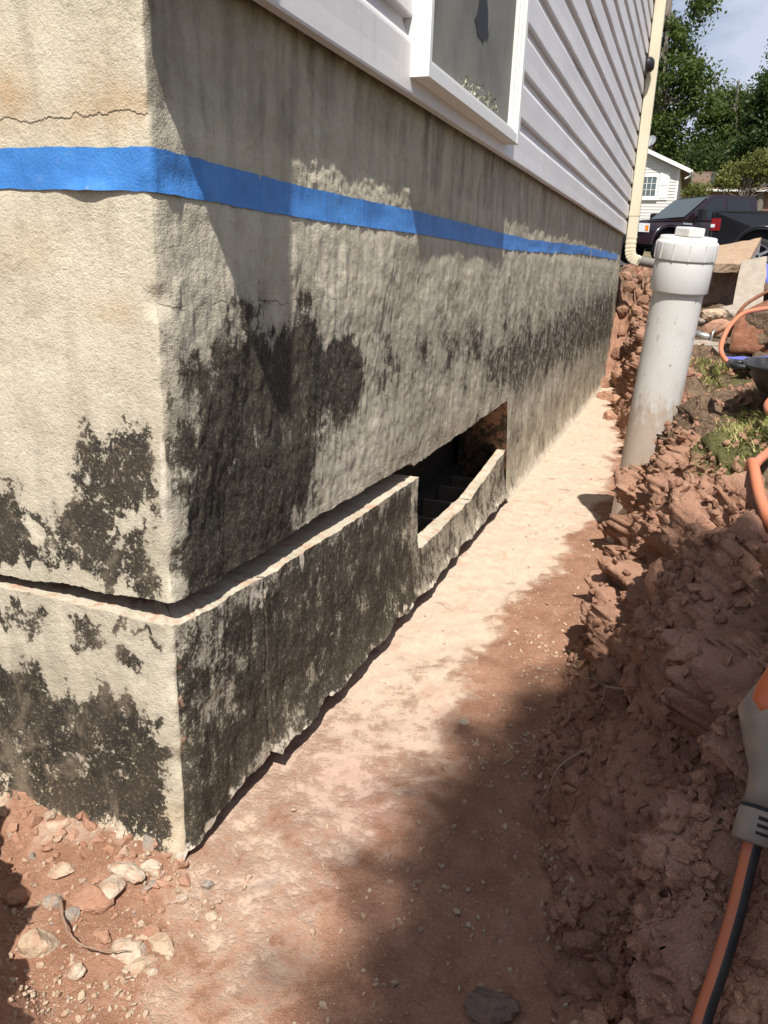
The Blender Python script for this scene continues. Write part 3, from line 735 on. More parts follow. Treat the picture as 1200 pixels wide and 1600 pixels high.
def make_screen():
    m = M('insect_screen', rough=.7, spec=.25)
    P = m.pos(); n = m.noise(P, 6, 6); n2 = m.noise(m.pos((1, 1, .3)), 40, 5); w = m.n('ShaderNodeTexWave'); m.put(w.inputs['Vector'], P); w.inputs['Scale'].default_value = 220; w.bands_direction = 'Z'
    c = m.mix(m.ss(.3, .7, n), (.155, .15, .135), (.235, .225, .20)); c = m.mix(m.ss(.5, .8, n2, 0, .35), c, (.30, .29, .25))
    c = m.mix(m.ma('MULTIPLY', w.outputs['Fac'], .12), c, (.08, .08, .075)); m.col(c); return m.m
boxo('screen', make_screen(), win, (.022, .046, WY0+.025, WY1-.046, WZ0+.040, WZ1-.046))
md_ = M('dark_gap', rough=.6, col=(.022, .022, .024))
bm = bmesh.new(); rr = random.Random(3)
ring = []
for k in range(18):
    a = 2*math.pi*k/18; q = 1+.18*rr.uniform(-1, 1)
    ring.append(bm.verts.new((.0472, 1.225+.055*q*math.cos(a)*(1-.35*math.sin(a)), 1.415+.042*q*math.sin(a)+.03*max(0, math.sin(a))*q)))
bm.faces.new(ring)  # flat dark sheet in place of the shade seen through the tear
ext = bmesh.ops.extrude_face_region(bm, geom=bm.faces[:]); 
for v in ext['geom']:
    if isinstance(v, bmesh.types.BMVert): v.co.x -= .001
bm_obj('screen_tear', bm, md_.m, win, label='dark patch standing in for the shaded hole torn in the screen')
mdeb = M('pale_debris', rough=.9); mdeb.col(mdeb.mix(mdeb.ss(.4, .6, mdeb.noise(mdeb.pos(), 120, 4)), (.10, .11, .07), (.52, .52, .42)))
V = []; F = []
for k in range(70):
    t = rr.random(); y = 1.06+.36*t+rr.uniform(-.01, .01); z = WZ0+.046+rr.random()**1.5*.035*math.sin(math.pi*(.15+.7*t)); L0 = rr.uniform(.006, .018); a = rr.uniform(0, 6.28)
    p = Vector((.050+rr.random()*.005, y, z)); q = p+Vector((rr.uniform(-.003, .006), L0*math.cos(a), L0*math.sin(a)*.6)); w = Vector((.004, rr.uniform(-.003, .003), .003)); i = len(V)
    V += [p, q, q+w, p+w]; F.append((i, i+1, i+2, i+3))
me = bpy.data.meshes.new('sill_debris'); me.from_pydata(V, [], F); me.materials.append(mdeb.m); link('sill_debris', me, win, kind='stuff')

# ------------------------------------------------------------------ downspouts
mdsp = M('cream_downspout', rough=.45, spec=.4); mdsp.col(mdsp.mix(mdsp.ss(.45, .75, mdsp.noise(mdsp.pos((3, 3, .6)), 8, 5), 0, .5), (.64, .575, .43), (.52, .455, .33)))
def rect_tube(pts, w, d, side, n=4, ripple=None):
    """rounded rectangular section swept along pts; side = vector of the width"""
    V = []; F = []; sec = []
    for cx, cz, a0 in ((1, 1, 0), (-1, 1, 90), (-1, -1, 180), (1, -1, 270)):
        for k in range(n):
            a = R(a0+90*k/(n-1)); sec.append((cx*(w/2-.008)+.008*math.cos(a), cz*(d/2-.008)+.008*math.sin(a)))
    m = len(sec); pts = [Vector(p) for p in pts]
    for i, p in enumerate(pts):
        t = (pts[min(i+1, len(pts)-1)]-pts[max(0, i-1)]).normalized(); s = (side-t*side.dot(t)).normalized(); u = t.cross(s)
        r = ripple(i) if ripple else 1
        for a, b in sec: V.append(p+s*a*r+u*b*r)
    for i in range(len(pts)-1):
        for k in range(m): F.append((i*m+k, i*m+(k+1) % m, (i+1)*m+(k+1) % m, (i+1)*m+k))
    return V, F
ds = link('downspout', None, house)
V, F = rect_tube([(.078, 6.14, z) for z in np.linspace(1.16, 5.4, 14)], .08, .06, Vector((1, 0, 0))); link('downspout_pipe', tube_me('downspout_pipe', V, F, mdsp.m, False), ds)
for z in (1.315, 3.2): 
    V, F = rect_tube([(.078, 6.14, z), (.078, 6.14, z+.035)], .086, .066, Vector((1, 0, 0))); link('strap', tube_me('strap', V, F, mdsp.m, False), ds)
ctrl = spline([(.078, 6.14, 1.165), (.078, 6.14, 1.08), (.086, 6.14, 1.025), (.112, 6.14, .99), (.165, 6.14, .972)], 9)
V, F = rect_tube(ctrl, .082, .062, Vector((0, 1, 0)).cross(Vector((0, 0, 1))), ripple=lambda i: 1+.05*math.sin(i*1.6))
link('elbow', tube_me('elbow', V, F, mdsp.m), ds)
# short downspout at the near corner, its end just above the foundation (throws the wedge of shade)
ds2 = link('downspout', None, house)
V, F = rect_tube([(.078, -.050, z) for z in np.linspace(1.205, 5.4, 12)], .100, .058, Vector((1, 0, 0))); link('downspout_pipe', tube_me('downspout_pipe', V, F, mdsp.m, False), ds2)
mcor = M('corrugated_plastic', rough=.6, col=(.23, .205, .19))
cpts = spline([(.155, 6.14, .976), (.22, 6.13, .966), (.30, 6.11, .955), (.40, 6.06, .945), (.50, 5.98, .93)], 22)
V, F = tube_vf(cpts, [.036+.006*math.sin(i*1.25) for i in range(len(cpts))], 14)
link('drain_hose', tube_me('drain_hose', V, F, mcor.m), None, label='grey corrugated drain hose leading from the downspout elbow behind the white pipe', category='drain hose')
# small black lamp by the downspout
mblk = M('black_plastic', rough=.35, spec=.5, col=(.012, .012, .014)); MBLK = mblk.m
lamp = thing('security_camera', 'small round black camera on the siding beside the cream downspout', 'camera', (.036, 6.03, 2.37))
boxo('mount', MBLK, lamp, (0, .012, -.05, .05, -.07, .07), bevel=.004)
V, F = lathe_vf([(.0, .05), (.03, .048), (.05, .03), (.058, .0)], 20); me = tube_me('dome', [(z+.012, x, y) for x, y, z in V], F, MBLK); link('dome', me, lamp)
V, F = lathe_vf([(.0, .006), (.012, .005), (.016, .0)], 12); mgl = M('lens', rough=.08, spec=.8, col=(.25, .26, .28)); link('lens', tube_me('lens', [(z+.056, x-.02, y+.02) for x, y, z in V], F, mgl.m), lamp)

# ------------------------------------------------------------------ blue tape round the corner
def make_tape():
    s = srange(-1.6, 5.95, .004); nz_ = 9
    # smoothed wall relief carries the tape
    mid = np.interp(s, [-1.6, -.23, 0, .4, 1.0, 1.9, 2.6, 3.5, 4.5, 5.4, 5.95], [.955, .952, .949, .945, .950, .946, .955, .979, .985, .992, 1.0])
    wv = sst(1.9, 2.2, s)
    mid = mid+wv*(.010*pn(np.stack([s, 0*s, 0*s], 1), 1.9, 301)+.003*pn(np.stack([s, 0*s, 0*s], 1), 8, 302))
    hw = .0235+.0012*pn(np.stack([s, 0*s, 0*s], 1), 6, 303)-wv*.002
    rows = []
    for j in range(nz_):
        t = j/(nz_-1)*2-1
        z = mid+hw*t
        x, y, nx, ny = path(s); P0 = np.stack([x, y, z], 1)
        d = wall_disp(P0, s, z); k = np.ones(9)/9; d = np.convolve(np.pad(d, 4, mode='edge'), k, 'valid')
        d = d+.0018+.0006*pn(P0, (40, 40, 25), 304)+.0009*np.clip(pn(P0, (16, 16, 60), 305), 0, 1)+wv*.002*np.abs(pn(P0, (7, 7, 20), 306))
        # lifted lower edge on the short side and a fold at the corner
        if t < -.4: d = d+.010*(-.4-t)*np.exp(-((s+.085)/.035)**2)+.006*(-.4-t)*np.exp(-((s-.03)/.02)**2)
        z = z+.0012*pn(P0, 60, 307)*(abs(t) > .95)
        rows.append(np.stack([x+nx*d, y+ny*d, z], 1))
    V = np.concatenate(rows)
    m = M('blue_tape', rough=.5, spec=.35)
    c = m.mix(m.ss(.3, .7, m.noise(m.pos(), 14, 5)), (.06, .235, .60), (.045, .18, .50)); c = m.mix(m.ss(.55, .75, m.noise(m.pos((1, 1, .2)), 60, 5), 0, .4), c, (.12, .29, .60)); c = m.mix(m.ss(.58, .72, m.noise(m.pos(), 90, 5, .7), 0, .35), c, (.30, .31, .34))
    m.col(c); m.bump(m.ma('ADD', m.noise(m.pos((1, 1, .35)), 70, 4), m.ma('MULTIPLY', m.noise(m.pos(), 300, 3), .4)), .0024, .9)
    me = mesh_np('tape', V, grid_faces(nz_, len(s)), m.m)
    o = link('tape', me, None, label='long strip of blue painter tape stuck round the foundation corner', category='tape')
make_tape()

# ------------------------------------------------------------------ white standpipe
mp_ = M('white_pvc', rough=.38, spec=.45)
_z = mp_.sep(mp_.obj())[2]
_n = mp_.noise(mp_.obj(), 9, 7, .62); _nf = mp_.noise(mp_.obj((1, 1, .4)), 60, 6, .65)
c = mp_.mix(mp_.ss(.5, .75, _n, 0, .5), (.65, .64, .61), (.54, .50, .44))
c = mp_.mix(mp_.ss(.60, .68, _nf, 0, .8), c, (.30, .20, .14))
_mf = mp_.ss(.40, .62, mp_.ma('ADD', mp_.ma('MULTIPLY', mp_.ss(.72, .34, _z), .50), mp_.ma('MULTIPLY', mp_.ma('SUBTRACT', _nf, .28), .8)))
c = mp_.mix(mp_.ma('MULTIPLY', _mf, mp_.ss(.70, .5, _z, 0, .8)), c, mp_.mix(_n, (.33, .22, .15), (.62, .52, .42)))
mp_.col(c)
mp2 = M('white_pvc_fitting', rough=.35, spec=.45); mp2.col(mp2.mix(mp2.ss(.52, .75, mp2.noise(mp2.obj(), 16, 7, .65), 0, .55), (.67, .665, .65), (.50, .44, .37)))
sp_ = thing('standpipe', 'leaning white plastic standpipe with capped collar between wall and soil bank', 'pipe', (.510, 1.807, 0))
axis = Vector((.056, -.110, 1)).normalized(); sp_.rotation_mode = 'QUATERNION'; sp_.rotation_quaternion = axis.to_track_quat('Z', 'Y')
V, F = lathe_vf([(.0718, -.25)]+[(.0718, z) for z in np.linspace(0, .86, 12)], 48); link('pipe', tube_me('pipe', V, F, mp_.m), sp_)
V, F = lathe_vf([(.0722, .822), (.0798, .822), (.0815, .826), (.0815, .905), (.0807, .909), (.0790, .911)], 56); link('coupling', tube_me('coupling', V, F, mp2.m), sp_)
V, F = lathe_vf([(.0790, .9105), (.0834, .9108), (.0842, .914), (.0842, .956), (.083, .960), (.0803, .9615), (.0780, .962), (.0780, .970), (.0758, .973), (.0, .973)], 56); ad = link('cap', tube_me('cap', V, F, mp2.m), sp_)
for k in range(12):
    a = 2*math.pi*k/12+.2; bm = bmesh.new(); box(bm, .0828, .0857, -.0022, .0022, .913, .957); bmesh.ops.rotate(bm, verts=bm.verts[:], cent=(0, 0, 0), matrix=Matrix.Rotation(a, 3, 'Z')); bm_obj('rib', bm, mp2.m, ad)
bm = bmesh.new(); box(bm, -.029, .029, -.029, .029, .974, .998); bmesh.ops.rotate(bm, verts=bm.verts[:], cent=(0, 0, 0), matrix=Matrix.Rotation(.3, 3, 'Z')); pl = bm_obj('plug', bm, mp2.m, ad, bevel=.004)

# ------------------------------------------------------------------ stones, clods, rubble
def rock_me(name, seed, mat, sub=2, facet=1.0, smooth=False):
    bm = bmesh.new(); bmesh.ops.create_icosphere(bm, subdivisions=sub, radius=1.0)
    P = np.array([v.co[:] for v in bm.verts], np.float32); r = np.random.RandomState(seed)
    d = np.ones(len(P), np.float32)
    for k in range(int(9*facet)):     # planar cuts make the faces of a broken stone
        n = r.normal(size=3); n /= np.linalg.norm(n); h = r.uniform(.52, .92)
        t = P@n.astype(np.float32); d = np.where(t > .05, np.minimum(d, h/np.maximum(t, .05)), d)
    d = d*(1+.10*fbm(P, 2.1, 3, seed % 50)+.03*pn(P, 9, seed % 37))
    for v, k in zip(bm.verts, d): v.co *= float(k)
    me = bpy.data.meshes.new(name); bm.to_mesh(me); bm.free(); me.materials.append(mat)
    for p in me.polygons: p.use_smooth = smooth
    return me
def stone_mat(name, a, b, c3, dust=.5, dcol=(.40, .235, .155)):
    m = M(name, rough=.93, spec=.1); P = m.pos(); n = m.noise(P, 24, 7, .6); n2 = m.noise(P, 150, 6, .65); n3 = m.noise(P, 60, 4)
    c = m.mix(m.ss(.35, .65, n), a, b); c = m.mix(m.ss(.5, .72, n2, 0, .6), c, c3)
    nz_ = m.sep(m.n('ShaderNodeNewGeometry').outputs['Normal'])[2]
    c = m.mix(m.ma('MULTIPLY', m.ss(.45, .62, n3), dust), c, dcol); m.col(c)
    m.bump(m.ma('ADD', n2, m.ma('MULTIPLY', n3, 1.2)), .004, 1.0); return m.m
ST = {'red': stone_mat('red_stone', (.36, .19, .125), (.44, .26, .18), (.26, .13, .085), .4),
      'grey': stone_mat('grey_stone', (.27, .235, .20), (.34, .295, .25), (.18, .15, .13), .55),
      'tan': stone_mat('tan_stone', (.46, .35, .25), (.53, .42, .31), (.33, .23, .16), .6),
      'white': stone_mat('chalky_stone', (.55, .46, .36), (.48, .37, .28), (.40, .29, .21), .6),
      'dark': stone_mat('dark_stone', (.17, .125, .10), (.24, .18, .145), (.10, .075, .06), .3)}
CON = stone_mat('broken_concrete', (.31, .28, .235), (.37, .33, .28), (.21, .185, .16), .25)
CONR = stone_mat('rusty_concrete', (.37, .28, .20), (.32, .225, .155), (.23, .155, .11), .45, (.46, .30, .20))
def rock(name, x, y, size, kind, label, seed, rz=0, sink=.38, z=None, sub=3, group='loose stones in the trench', tilt=(0, 0), cat='stone'):
    me = rock_me(name, seed, ST[kind] if kind in ST else kind, sub)
    o = link(name, me, None, label=label, category=cat)
    if group: o['group'] = group
    o.scale = size; o.rotation_euler = (tilt[0], tilt[1], rz)
    zz = gz(x, y, .015) if z is None else z
    o.location = (x, y, zz+size[2]*(1-2*sink)); return o
LS = [(-.058, -.128, (.034, .022, .016), 'red', 'wedge shaped red stone lying among rubble below the short wall', 1, .3),
      (-.070, -.160, (.016, .012, .011), 'grey', 'round blue grey pebble just below the wedge shaped red stone', 2, .0),
      (-.078, -.212, (.028, .020, .018), 'tan', 'tan grey stone half buried beside the dark soil mound', 3, .6),
      (.036, -.176, (.026, .020, .013), 'white', 'cream coloured stone with a pointed right end on the red dirt', 4, .2),
      (.066, -.150, (.026, .016, .010), 'tan', 'flat tan stone right of the cream pointed stone', 5, -.2),
      (-.004, -.226, (.015, .012, .011), 'white', 'small round cream pebble lowest in the rubble at lower left', 6, .4),
      (-.044, -.080, (.032, .018, .011), 'white', 'flat white stone under the bottom corner of the foundation', 7, -.1),
      (-.046, -.106, (.020, .030, .015), 'white', 'tall chalky white stone right of the wedge shaped red stone', 8, .5),
      (.100, -.086, (.011, .009, .006), 'tan', 'lone small tan pebble on the pale trench floor', 9, .1),
      (.064, -.185, (.018, .014, .009), 'tan', 'tan pebble in front of the flat tan stone', 10, .9),
      (.080, -.189, (.007, .006, .005), 'white', 'tiny white pebble touching the tan pebble at lower left', 11, .2),
      (-.115, -.148, (.014, .012, .010), 'grey', 'small grey stone left of the wedge shaped red stone', 12, .8),
      (-.012, -.170, (.016, .013, .010), 'red', 'small red stone between the cream stone and the rubble heap', 13, .1),
      (.040, -.142, (.014, .010, .008), 'red', 'small red brown stone above the cream pointed stone', 14, .5),
      (-.135, -.105, (.022, .015, .010), 'tan', 'tan flake lying at the foot of the short wall', 15, .7),
      (.487, -.072, (.036, .026, .016), 'dark', 'dark brown angular stone at the bottom of the trench floor', 16, .2),
      (-.024, -.052, (.018, .012, .009), 'white', 'white crumb of mortar beside the bottom corner of the foundation', 17, .3),
      (-.16, -.165, (.020, .016, .012), 'red', 'red stone at the left edge above the dark mound', 18, .2),
      (.29, .52, (.012, .010, .004), 'grey', 'dark fleck of stone in the middle of the trench floor', 19, .2)]
for x, y, s, kd, lb, sd, rz in LS: rock('stone', x, y, s, kd, lb, sd+900, rz)
rock('stone', .145, 5.05, (.10, .13, .06), 'red', 'long red stone fallen onto the far end of the trench floor', 31, .5)
rock('stone', .17, 5.75, (.09, .16, .10), 'red', 'large split red stone leaning at the far end of the wall', 32, .2, z=gz(.17, 5.75)-.02)
rock('stone', .21, 4.75, (.055, .06, .04), 'red', 'small round red stone in front of the long red stone', 33, .9)
rock('stone', .23, 4.2, (.05, .05, .05), 'red', 'red clod standing alone beside the pipe on the far floor', 34, .2)

# clods sitting in the bank belong to the soil
rr = random.Random(11)
CL = [rock_me('clod', 500+i, MS, 3 if i < 3 else 2, smooth=False) for i in range(7)]
for me in CL:
    n = len(me.vertices)
    for nm, col in (('mask', (0, 0, 0, 0)), ('mask2', (.5, 1, 0, 1))):
        at = me.attributes.new(nm, 'FLOAT_COLOR', 'POINT'); at.data.foreach_set('color', np.tile(np.array(col, np.float32), n))
def clod(x, y, z, s, k=0):
    o = link('clod', CL[k % 7], trench); o.location = (x, y, z); o.rotation_euler = (rr.uniform(0, 6), rr.uniform(0, 6), rr.uniform(0, 6))
    o.scale = (s*rr.uniform(.8, 1.25), s*rr.uniform(.8, 1.25), s*rr.uniform(.7, 1.0)); return o
for (x, y, s) in ((.64, .52, .062), (.70, .72, .058), (.575, .66, .035), (.66, .30, .045), (.60, .12, .04), (.63, .88, .05), (.64, 1.2, .045), (.52, .75, .028), (.72, .40, .05), (.70, .10, .04), (.66, -.05, .035), (.62, -.2, .035), (-.02, -.42, .05), (-.10, -.36, .045), (.09, -.42, .04), (-.16, -.29, .04)):
    clod(x, y, gz(x, y, .03)-.25*s, s, rr.randrange(3))
MSK = GPf
tw = itp(MSK[:, 1], TOE); bw = itp(MSK[:, 1], BRK)
cand = np.where((MSK[:, 0] > tw+.02) & (MSK[:, 0] < bw+.05) & (MSK[:, 1] > -.35) & (MSK[:, 1] < 3.2))[0]
rs = np.random.RandomState(5)
for i in rs.choice(cand, 100, replace=False):
    p = MSK[i]; s = rr.uniform(.008, .026)*(1+.25*max(0, p[1]))
    clod(p[0]+.3*s, p[1], p[2]-.35*s, s, rr.randrange(7))
cand2 = np.where((MSK[:, 1] > 5.5) & (MSK[:, 1] < 6.9) & (MSK[:, 0] > .02) & (MSK[:, 0] < .7))[0]
for i in rs.choice(cand2, 60, replace=False):
    p = MSK[i]; clod(p[0], p[1], p[2], rr.uniform(.03, .08), rr.randrange(7))

def scatter(name, idx, smin, smax, mat, seed, mask=None, powr=2.0, lift=.3):
    """many tiny angular crumbs joined into one mesh"""
    bm = bmesh.new(); bmesh.ops.create_icosphere(bm, subdivisions=1, radius=1.0)
    U = np.array([v.co[:] for v in bm.verts], np.float32); FU = np.array([[v.index for v in f.verts] for f in bm.faces], np.int32); bm.free()
    r = np.random.RandomState(seed); n = len(idx)
    s = smin+(smax-smin)*r.rand(n)**powr
    J = 1+.32*r.normal(size=(n, len(U))).astype(np.float32).clip(-1, 1)
    A = r.normal(size=(n, 3, 3)); Q = np.linalg.qr(A)[0].astype(np.float32)
    sc = np.stack([r.uniform(.7, 1.3, n), r.uniform(.6, 1.1, n), r.uniform(.45, .8, n)], 1).astype(np.float32)
    V = U[None]*J[..., None]*sc[:, None, :]
    V = np.einsum('nij,nkj->nki', Q, V)*s[:, None, None]
    V = V+GPf[idx][:, None, :]+np.array([0, 0, 1], np.float32)*(s*lift)[:, None, None]
    F = FU[None]+(np.arange(n)*len(U))[:, None, None]
    V = V.reshape(-1, 3); masks = None
    if mask is not None: masks = {k: np.tile(np.array(c, np.float32), (len(V), 1)) for k, c in mask.items()}
    return mesh_np(name, V, F.reshape(-1, 3).astype(np.int32), mat, masks, smooth=False)
x, y, z = GPf.T
def pick(w, n, seed):
    w = np.clip(w, 0, None); r = np.random.RandomState(seed); return r.choice(len(w), n, replace=True, p=w/w.sum())
wbank = ((x > tw-.01) & (x < bw+.2) & (y > -.4) & (y < 3.5)).astype(float)
clus = sst(-.1, .6, fbm(GPf, 6, 3, 401))
link('soil_crumbs', scatter('soil_crumbs', pick(wbank*(.2+clus), 15000, 1), .0012, .013, MS, 2, {'mask': (0, 0, 0, 0), 'mask2': (.4, 1, 0, 1)}, 3.0), None, kind='stuff', label='crumbled red clay scattered over the soil bank', category='soil')
xc = itp(y, XCR)
wfl = ((y < 3.5) & (y > -.45) & (x > -.4) & (x < tw+.02)).astype(float)*(.12+sst(-.05, .1, x-xc)+1.6*(x < .12)*(y < .0))*(.15+clus)
wfl = wfl*np.where((y > 0) & (x < .05), 0, 1)
link('gravel', scatter('gravel', pick(wfl, 5200, 3), .0009, .0058, ST['tan'], 4, None, 3.2), None, kind='stuff', label='fine tan gravel and grit strewn on the trench floor', category='gravel')
link('gravel', scatter('gravel', pick(wfl, 700, 5), .0009, .0045, ST['white'], 6, None, 2.5), None, kind='stuff', label='pale chalky grit sprinkled over the trench floor', category='gravel')
wrub = ((y < -.01) & (y > -.30) & (x > -.40) & (x < .09)).astype(float)*np.clip(1-(x+.02)/.12, .1, 1)
for kd, n, sd in (('red', 190, 8), ('white', 60, 9), ('grey', 26, 10)):
    link('rubble', scatter('rubble', pick(wrub, n, sd), .002, .015, ST[kd], sd, None, 2.6, .05), None, kind='stuff', label='%s rubble chips heaped below the short wall' % {'red': 'red clay', 'white': 'white mortar', 'grey': 'grey stone'}[kd], category='rubble')

# broken slabs and rubble behind the pipe
def hull_slab(name, top, thick, mat, seed, label, cat='slab', group='broken concrete behind the pipe', amp=.008, div=7):
    """slab from four top corners, extruded along its own normal, with uneven faces and chipped rim"""
    t = [Vector(p) for p in top]; n = (t[1]-t[0]).cross(t[3]-t[0]).normalized()
    if n.z < 0: n = -n
    bm = bmesh.new(); G = {}
    nz_ = 3
    for i in range(div+1):
        for j in range(div+1):
            u, v = i/div, j/div; p = t[0].lerp(t[1], u).lerp(t[3].lerp(t[2], u), v)
            for k in range(nz_+1): 
                if i in (0, div) or j in (0, div) or k in (0, nz_): G[i, j, k] = bm.verts.new(p-n*thick*k/nz_)
    for i in range(div):
        for j in range(div):
            bm.faces.new((G[i, j, 0], G[i+1, j, 0], G[i+1, j+1, 0], G[i, j+1, 0])); bm.faces.new((G[i, j+1, nz_], G[i+1, j+1, nz_], G[i+1, j, nz_], G[i, j, nz_]))
    for k in range(nz_):
        for i in range(div):
            bm.faces.new((G[i, 0, k], G[i, 0, k+1], G[i+1, 0, k+1], G[i+1, 0, k])); bm.faces.new((G[i+1, div, k], G[i+1, div, k+1], G[i, div, k+1], G[i, div, k]))
            bm.faces.new((G[0, i+1, k], G[0, i+1, k+1], G[0, i, k+1], G[0, i, k])); bm.faces.new((G[div, i, k], G[div, i, k+1], G[div, i+1, k+1], G[div, i+1, k]))
    bm.normal_update(); P = np.array([v.co[:] for v in bm.verts], np.float32)
    D = amp*fbm(P, 14, 3, seed)+amp*.5*pn(P, 45, seed+1)
    for v, d in zip(bm.verts, D): v.co += v.normal*float(d)
    return bm_obj(name, bm, mat, None, label=label, category=cat, group=group)
hull_slab('concrete_slab', [(.696, 4.605, 1.049), (.951, 4.832, 1.112), (.856, 4.177, .935), (.687, 4.06, .938)], .045, CONR, 61, 'tilted tan concrete slab lying on top of the rubble behind the pipe', amp=.006)
hull_slab('concrete_slab', [(.825, 4.12, .955), (.955, 4.17, .985), (.945, 3.80, .72), (.80, 3.75, .71)], .06, CON, 62, 'grey concrete slab leaning upright at the right of the tilted tan slab', amp=.006)
hull_slab('concrete_block', [(.60, 4.62, .905), (.84, 4.62, .90), (.85, 4.30, .895), (.61, 4.26, .895)], .26, ST['dark'], 63, 'dark block in the shade below the tilted tan slab', 'block', amp=.012)
rock('concrete_chunk', .70, 3.55, (.075, .07, .045), 'tan', 'tan broken chunk lying behind the pipe in the rubble', 71, .4, z=.675, group='broken concrete behind the pipe', cat='chunk')
rock('concrete_chunk', .84, 3.75, (.11, .09, .05), CON, 'pale grey chunk under the leaning grey slab', 72, .2, z=.68, group='broken concrete behind the pipe', cat='chunk')
rock('stone', .73, 3.22, (.075, .06, .06), 'red', 'rounded reddish stone among the broken concrete behind the pipe', 73, .2, z=.61, group='broken concrete behind the pipe')
rock('concrete_chunk', .66, 3.55, (.05, .06, .03), CON, 'small grey chunk beside the right edge of the white pipe', 75, .6, z=.645, group='broken concrete behind the pipe', cat='chunk')
hull_slab('concrete_slab', [(.60, 3.0, .592), (.73, 3.0, .596), (.73, 2.86, .585), (.61, 2.84, .583)], .03, CON, 64, 'thin pale slab flat on the ground by the pipe', amp=.004)
hull_slab('kerb_stone', [(.70, 2.72, .592), (1.05, 2.60, .588), (1.04, 2.44, .575), (.73, 2.54, .575)], .07, CON, 65, 'long grey kerb stone beneath the orange hose loop', 'kerb', amp=.006)
mgal = M('galvanised_steel', rough=.4, metal=.8, col=(.45, .45, .44))
t_ = thing('metal_pipe', 'short grey metal pipe with a clamp lying in the rubble', 'pipe', (0, 0, 0))
tube('pipe_body', [(.615, 3.05, .62), (.66, 3.03, .612), (.70, 3.01, .605)], .016, mgal.m, t_, 14)
tube('pipe_arm', [(.70, 3.01, .615), (.735, 3.0, .645), (.775, 2.99, .672)], .013, ST['red'], t_, 12)
tube('clamp', [(.695, 2.985, .575), (.702, 2.98, .60), (.704, 2.985, .628), (.712, 3.0, .645)], .005, mgal.m, t_, 8)
# rusty dirt-caked scoop
mru = stone_mat('rusty_iron', (.20, .085, .05), (.27, .12, .075), (.12, .055, .035), .5, (.30, .16, .10))
tb = thing('dirt_scoop', 'rusty scoop caked with red brown dirt behind the orange hose', 'scoop', (0, 0, 0))
def shell(name, rows, mat, parent, thick=.006, smooth=True):
    V = [p for r in rows for p in r]; F = grid_faces(len(rows), len(rows[0]))
    o = link(name, mesh_np(name, V, F, mat, smooth=smooth), parent); sm = o.modifiers.new('s', 'SOLIDIFY'); sm.thickness = thick; sm.offset = 0; return o
rows = []
for i in range(14):
    a = math.pi*(.02+.62*i/13); row = []
    for j in range(12):
        u = j/11; row.append((.775+.26*u-.02*math.cos(a), 2.62-.16*math.cos(a)+.02*u, .575+.20*math.sin(a)*(.80+.55*u)+.006*math.sin(9*u+i)))
    rows.append(row)
shell('scoop_shell', rows, mru, tb, .008)
tube('rim', spline([(.752, 2.60, .64), (.770, 2.64, .715), (.80, 2.66, .765), (.87, 2.69, .815), (.97, 2.72, .87), (1.05, 2.74, .90)], 6), .007, mru, tb, 8)
me = rock_me('dirt_cake', 77, MS, 4)
for nm, col in (('mask', (0, .9, 0, 0)), ('mask2', (.3, 1, 0, 1))):
    at = me.attributes.new(nm, 'FLOAT_COLOR', 'POINT'); at.data.foreach_set('color', np.tile(np.array(col, np.float32), len(me.vertices)))
Pq = np.array([v.co[:] for v in me.vertices], np.float32); w_, _, _ = worley(Pq, 5, 9); 
for v, d in zip(me.vertices, .22*(.5-w_)+.06*pn(Pq, 12, 5)): v.co *= 1+float(d)
o = link('dirt_cake', me, tb); o.location = (.90, 2.52, .655); o.scale = (.135, .07, .105)

# ------------------------------------------------------------------ hoses, tub, tarp, tool
mho = M('orange_hose', rough=.5, spec=.35); mho.col(mho.mix(mho.ss(.45, .7, mho.noise(mho.pos(), 30, 6), 0, .6), (.52, .18, .095), (.40, .205, .135)))
h1 = [(1.05, 2.50, .775), (.96, 2.42, .772), (.884, 2.344, .766), (.819, 2.284, .757), (.767, 2.238, .741), (.726, 2.152, .695), (.71, 2.071, .636), (.726, 2.009, .604), (.754, 2.013, .59), (.80, 2.032, .592), (.862, 2.114, .600), (.932, 2.255, .61), (1.02, 2.40, .60)]
tube('hose', spline(h1, 8), .0078, mho.m, None, 12, label='orange rubber hose looping in front of the dirt caked scoop', category='hose', group='orange hoses on the bank')
h2 = [(.90, 1.42, .60), (.834, 1.327, .600), (.795, 1.186, .588), (.785, 1.084, .585), (.793, 1.003, .580), (.800, .895, .574), (.772, .776, .556), (.744, .688, .548), (.728, .623, .536), (.724, .561, .520), (.735, .468, .500), (.752, .374, .488), (.775, .304, .48), (.82, .25, .49), (.9, .2, .55)]
h2 = [(a, b, max(c, gz(a, b, .02, True)+.006)) for a, b, c in h2]
tube('hose', spline(h2, 8), .0085, mho.m, None, 12, label='orange rubber hose hanging down the bank below the black tub', category='hose', group='orange hoses on the bank')
mtub = M('black_rubber', rough=.45, spec=.4); mtub.col(mtub.mix(mtub.ss(.45, .7, mtub.noise(mtub.pos(), 18, 6), 0, .5), (.018, .018, .019), (.11, .095, .085)))
tub = thing('rubber_tub', 'black rubber tub standing on the grass at the right edge', 'tub', (.955, 1.40, gz(.9, 1.4)-.005))
def tub_ring(r, z, n=40): return [((r*1.15)*math.copysign(abs(math.cos(a))**.7, math.cos(a)), r*1.0*math.copysign(abs(math.sin(a))**.7, math.sin(a)), z) for a in [2*math.pi*k/n for k in range(n+1)]]
prof = [(.0, .004), (.13, .004), (.150, .012), (.176, .058), (.180, .066), (.186, .069), (.188, .074), (.184, .078), (.176, .076), (.168, .060), (.140, .018), (.0, .014)]
V = [p for r_, z_ in prof for p in tub_ring(r_, z_)]; link('basin', mesh_np('basin', V, grid_faces(len(prof), 41), mtub.m), tub)
